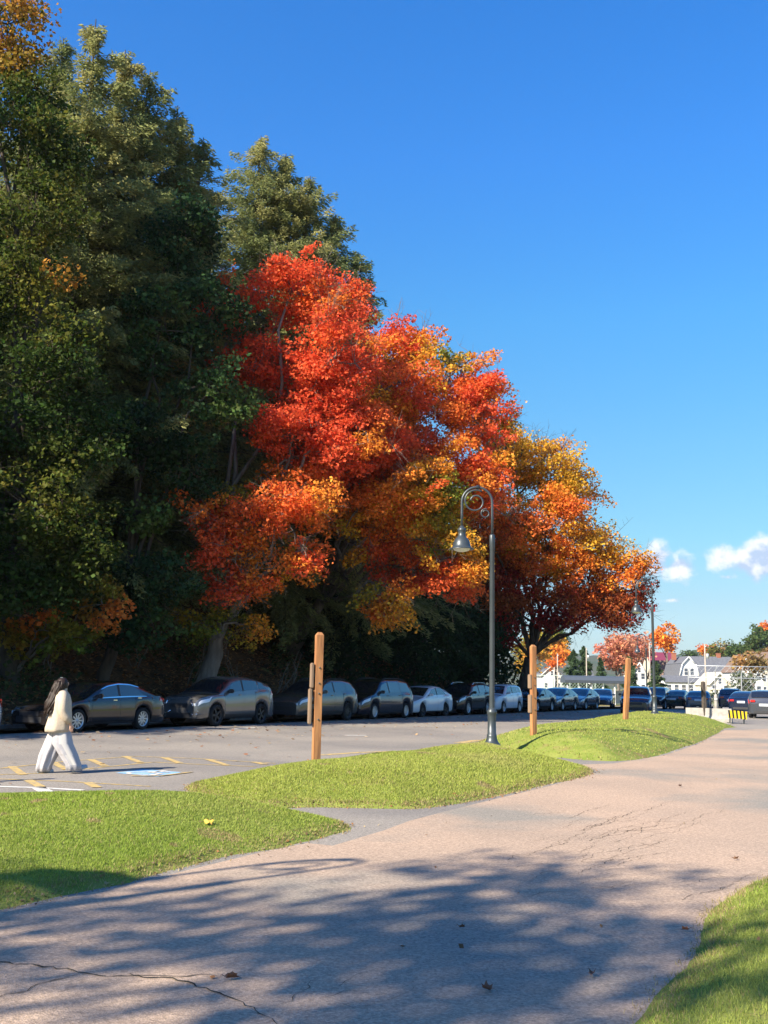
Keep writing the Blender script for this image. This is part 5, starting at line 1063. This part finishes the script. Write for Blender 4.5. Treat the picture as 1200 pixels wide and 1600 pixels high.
# far background trees
ft = 'trees among the houses'
def far_tree(label, px, py, Y, rx, ry, palette, seed, n=3, conif=False, size=.5, dens=1.0, cl=1.6):
    Y = Y * 1.7; size *= 1.15; cl *= 1.35
    c = D(px, py, Y); r = random.Random(seed); s = Y / FPX
    if conif: return conifer('cedar_tree', label, (c.x, Y, 0), c.z + ry * s, rx * s * 1.1, seed, palette, group=ft, dens=.4, start=.04, wid=.2, length=.8)
    bl = [(c + Vector((r.uniform(-.35, .35) * rx * s, r.uniform(-.3, .3) * rx * s, r.uniform(-.35, .35) * ry * s)), rx * s * r.uniform(.55, .75), rx * s * .6, ry * s * r.uniform(.5, .7)) for _ in range(n)] + [(c, rx * s * .85, rx * s * .8, ry * s * .85)]
    return broad_tree('broadleaf_tree', label, 'tree', (c.x, Y, 0), bl, palette, n_leaf=70, size=size, trunk_r=.35, seed=seed, clump=cl, twigs=True, group=ft, density=dens, bare=.12)
OR_P = pal(ORG_, ORR, (.72, .30, .04), seed=5, scale=.2); PK_P = pal((.62, .22, .13), (.60, .28, .16), (.50, .16, .10), seed=6, scale=.2); YO_P = pal(YEL, (.60, .30, .05), YGR, ORG_, seed=7, scale=.15); GR_P = pal((.06, .10, .03), (.09, .13, .04), seed=8, scale=.2); CE_P = pal((.05, .09, .035), (.08, .12, .05), seed=9, scale=.4); MX = pal((.16, .17, .04), (.30, .20, .08), (.42, .22, .07), seed=10, scale=.15)
far_tree('bright orange tree behind the far lamp post', 1042, 998, 150, 22, 32, OR_P, 301)
far_tree('pink-red tree left of the far lamp', 965, 1022, 140, 34, 36, PK_P, 302, n=5)
far_tree('second pink-red tree close to the white gable', 995, 1010, 150, 22, 30, PK_P, 303)
far_tree('yellow and orange tree seen past the dark trunk', 858, 1005, 160, 36, 24, YO_P, 304, n=5)
far_tree('orange tree behind the slim timber post', 825, 1025, 150, 30, 30, YO_P, 305, n=4)
far_tree('orange-red tree beside the wooden utility pole', 868, 1030, 155, 16, 20, OR_P, 306)
far_tree('tall green tree above the yellow one', 872, 1000, 190, 20, 26, GR_P, 307)
far_tree('green cedar behind the shelter', 896, 1045, 130, 15, 30, CE_P, 308, conif=True)
far_tree('broad green cedar behind the shelter', 912, 1040, 134, 14, 30, CE_P, 309, conif=True)
far_tree('small cedar right of the two utility poles', 938, 1050, 130, 9, 22, CE_P, 310, conif=True)
far_tree('dark cedar behind the leaning post', 983, 1052, 118, 12, 26, CE_P, 311, conif=True)
far_tree('dark cedar right of the far lamp post', 1026, 1058, 112, 12, 24, CE_P, 312, conif=True)
far_tree('big green tree at the upper right edge', 1192, 1003, 170, 34, 28, GR_P, 313, n=5)
far_tree('small orange-tinged tree at the right edge', 1198, 985, 185, 16, 14, OR_P, 319)
far_tree('green and rust tree over the long grey roof', 1125, 1018, 180, 22, 16, MX, 314)
far_tree('rust-topped tree behind the pale pole', 1106, 1014, 200, 13, 12, pal(BRN, ORR, YGR, seed=2), 315)
far_tree('mixed green tree right of the grey roof', 1150, 1018, 175, 22, 16, GR_P, 316)
far_tree('loose tan tree in front of the right-hand house', 1176, 1042, 112, 26, 26, MX, 317, dens=.6)
far_tree('thin grey-green tree beside the beige garage', 1160, 1062, 104, 20, 22, pal((.12, .15, .08), (.2, .2, .1), seed=3), 318, dens=.5, cl=1.1, size=.3)
far_tree('round green tree above the brick chimney', 1080, 1024, 220, 12, 9, GR_P, 320)
far_tree('pale tan tree at the right edge above the cream house', 1190, 1028, 165, 22, 16, MX, 321)
# far hedge / ridge of hills
hm = mat('wooded_hill', (.055, .08, .045), (.09, .085, .05), scale=.02, rough=1, spec=0)
def ridge(name, pts, Y, depth):
    V = []; n = len(pts)
    P = [(D(px, 1068, Y).x, D(px, py, Y).z) for px, py in pts]
    xs_ = np.linspace(P[0][0], P[-1][0], 160); z = np.interp(xs_, [p[0] for p in P], [p[1] for p in P]); z = z * (1 + .08 * (n2(xs_, xs_ * 0, .02, 4) - .5)) + (n2(xs_, xs_ * 0, .12, 5) - .5) * 8
    for j, (f, yy) in enumerate(((0, Y - depth), (.55, Y - depth * .55), (1, Y), (.6, Y + depth * .5), (0, Y + depth))):
        for x, q in zip(xs_, z): V.append((x, yy, q * f - 1))
    idx = np.arange(len(V)).reshape(5, -1); F = np.stack([idx[:-1, :-1], idx[:-1, 1:], idx[1:, 1:], idx[1:, :-1]], -1).reshape(-1, 4)
    tag(link_mesh(name, np_mesh(name, np.array(V), F), hm, smooth=True), kind='structure')
ridge('hills', [(500, 1040), (700, 1025), (860, 1020), (960, 1024), (1000, 1032), (1060, 1022), (1095, 1013), (1140, 1012), (1200, 1022), (1300, 1010), (1500, 1030)], 2400, 900)
# tennis court fence, shelter, backstop, utility poles
fm = mat('pale_green_fence', (.38, .45, .40), rough=.6); pm_ = mat('pale_pole', (.36, .31, .25), (.28, .24, .19), scale=5, rough=.85); galv = mat('galvanised_steel', (.48, .50, .50), rough=.45, metal=.4)
def fence(label, px0, px1, Y, top_py, rails, npost, wire, m, name, top_curve=False, thick=.04):
    a = D(px0, top_py, Y); b = D(px1, top_py, Y); h = a.z; W_ = b.x - a.x; t = thing(name, label, 'fence', (a.x, Y, 0))
    for i in range(npost):
        x = W_ * i / (npost - 1); pts = [(x, 0, 0), (x, 0, h * .85), (x, 0, h)] if not top_curve else [(x, 0, 0), (x, 0, h * .72), (x, -.12, h * .86), (x, -.6, h)]
        MB().tube(pts, thick, n=6).build('post', m, t)
    for q in rails: MB().tube([(0, -.6 if (top_curve and q == 1) else -.03, h * q), (W_, -.6 if (top_curve and q == 1) else -.03, h * q)], thick * .7, n=5).build('rail', m, t)
    mb = MB(); s = wire; x = -h
    while x < W_:
        for d in (1, -1):
            x0, x1 = (x, x + h) if d > 0 else (x + h, x); z0, z1 = 0, h
            lo_, hi_ = 0.0, W_
            def cut(xa, za, xb, zb):
                out = []
                t0, t1 = 0, 1
                for bnd, sg in ((lo_, 1), (hi_, -1)):
                    da = (xa - bnd) * sg; db = (xb - bnd) * sg
                    if da < 0 and db < 0: return None
                    if da < 0: t0 = max(t0, da / (da - db))
                    if db < 0: t1 = min(t1, da / (da - db))
                return None if t1 <= t0 else ((xa + (xb - xa) * t0, za + (zb - za) * t0), (xa + (xb - xa) * t1, za + (zb - za) * t1))
            c = cut(x0, z0, x1, z1)
            if c: mb.tube([(c[0][0], .0, c[0][1]), (c[1][0], .0, c[1][1])], .011, n=3, cap=False)
        x += s
    mb.build('wire_mesh', m, t)
fence('pale green chain-link court fence behind the long shelter', 838, 943, 118, 1055, (1.0, .5), 9, .35, fm, 'court_fence', thick=.06)
fence('tall chain-link backstop with bent-over posts in front of the right-hand houses', 1075, 1240, 92, 1040, (1.0, .72), 5, .55, galv, 'backstop_fence', top_curve=True, thick=.05)
fence('low wire fence in the gap beyond the far lamp', 1030, 1062, 100, 1078, (1.0,), 5, .4, galv, 'wire_fence', thick=.05)
a = D(879, 1066, 97); b = D(980, 1070, 97); t = thing('shelter', 'long low shelter with a dark slate-blue roof on white supports', 'shelter', ((a.x + b.x) / 2, 97, 0)); W_ = b.x - a.x
mb = MB(); mb.prism([(-1.3, 0), (1.3, 0), (1.35, .25), (.9, .55), (0, .68), (-.9, .55), (-1.35, .25)], -W_ / 2, W_ / 2, 'YZ'); o = mb.build('roof', mat('slate_blue_metal', (.055, .07, .09), rough=.8), t); o.location = (0, 0, 1.95)
for i in range(6): MB().box((-W_ / 2 + .3 + i * (W_ - .6) / 5, -.9, .97), (.12, .12, 1.95)).build('support', trimw, t)
MB().box((0, .9, .7), (W_ - .4, .06, 1.2)).build('back_panel', mat('pale_panel', (.5, .52, .5), rough=.7), t)
def pole(label, px, top_py, Y, r0=.14, extra=True):
    Y = Y * 1.5; p = D(px, top_py, Y); t = thing('utility_pole', label, 'utility pole', (p.x, Y, 0), group='wooden utility poles'); MB().lathe([(r0, 0), (r0 * .75, p.z), (0, p.z)], n=10).build('shaft', pm_, t)
    if extra: MB().lathe([(0, 0), (.22, 0), (.22, .7), (0, .75)], (.38, 0, p.z - 2.2), n=12).build('transformer', galv, t)
    MB().tube([(0, -.1, p.z - .5), (.25, -.1, p.z - .3)], .05, n=6).build('bracket', galv, t)
pole('pale utility pole in front of the orange tree', 871, 1021, 135, extra=False); pole('pale utility pole with a transformer between the cedars', 916, 1012, 140); pole('pale utility pole behind the far lamps', 1014.5, 1004, 138, extra=False); pole('pale utility pole rising above the dark weathered post', 1101, 1006, 105)
# low hedge and mown strip beyond the car park
def farleaf(r, n):
    x = r.uniform(10, 60, n); return np.stack([x, 125 + r.random(n) * 2 + x * .02, r.random(n) ** .7 * 1.1], 1)
scatter_leaves(9000, farleaf, .28, [(.07, .10, .03), (.12, .13, .05)], 'undergrowth', 'low green planting along the far side of the car park', up=.5, seed=9)
sheet('far_lawn', [(8, 101), (75, 88), (130, 240), (5, 240)], -.01, mat('far_grass', (.16, .19, .05), (.22, .20, .08), scale=.4, rough=.95))

# ------------------------------------------------------------------ thin autumn haze
hz = bpy.data.materials.new('haze_air'); hz.use_nodes = True; n_ = hz.node_tree; n_.nodes.clear(); ho = n_.nodes.new('ShaderNodeOutputMaterial'); hv = n_.nodes.new('ShaderNodeVolumePrincipled')
hv.inputs['Color'].default_value = (.72, .84, 1, 1); hv.inputs['Density'].default_value = 0.00009; hv.inputs['Anisotropy'].default_value = .2
n_.links.new(hv.outputs[0], ho.inputs['Volume'])
tag(MB().box((0, 2000, 79), (14000, 16000, 170)).build('haze', hz), kind='stuff')
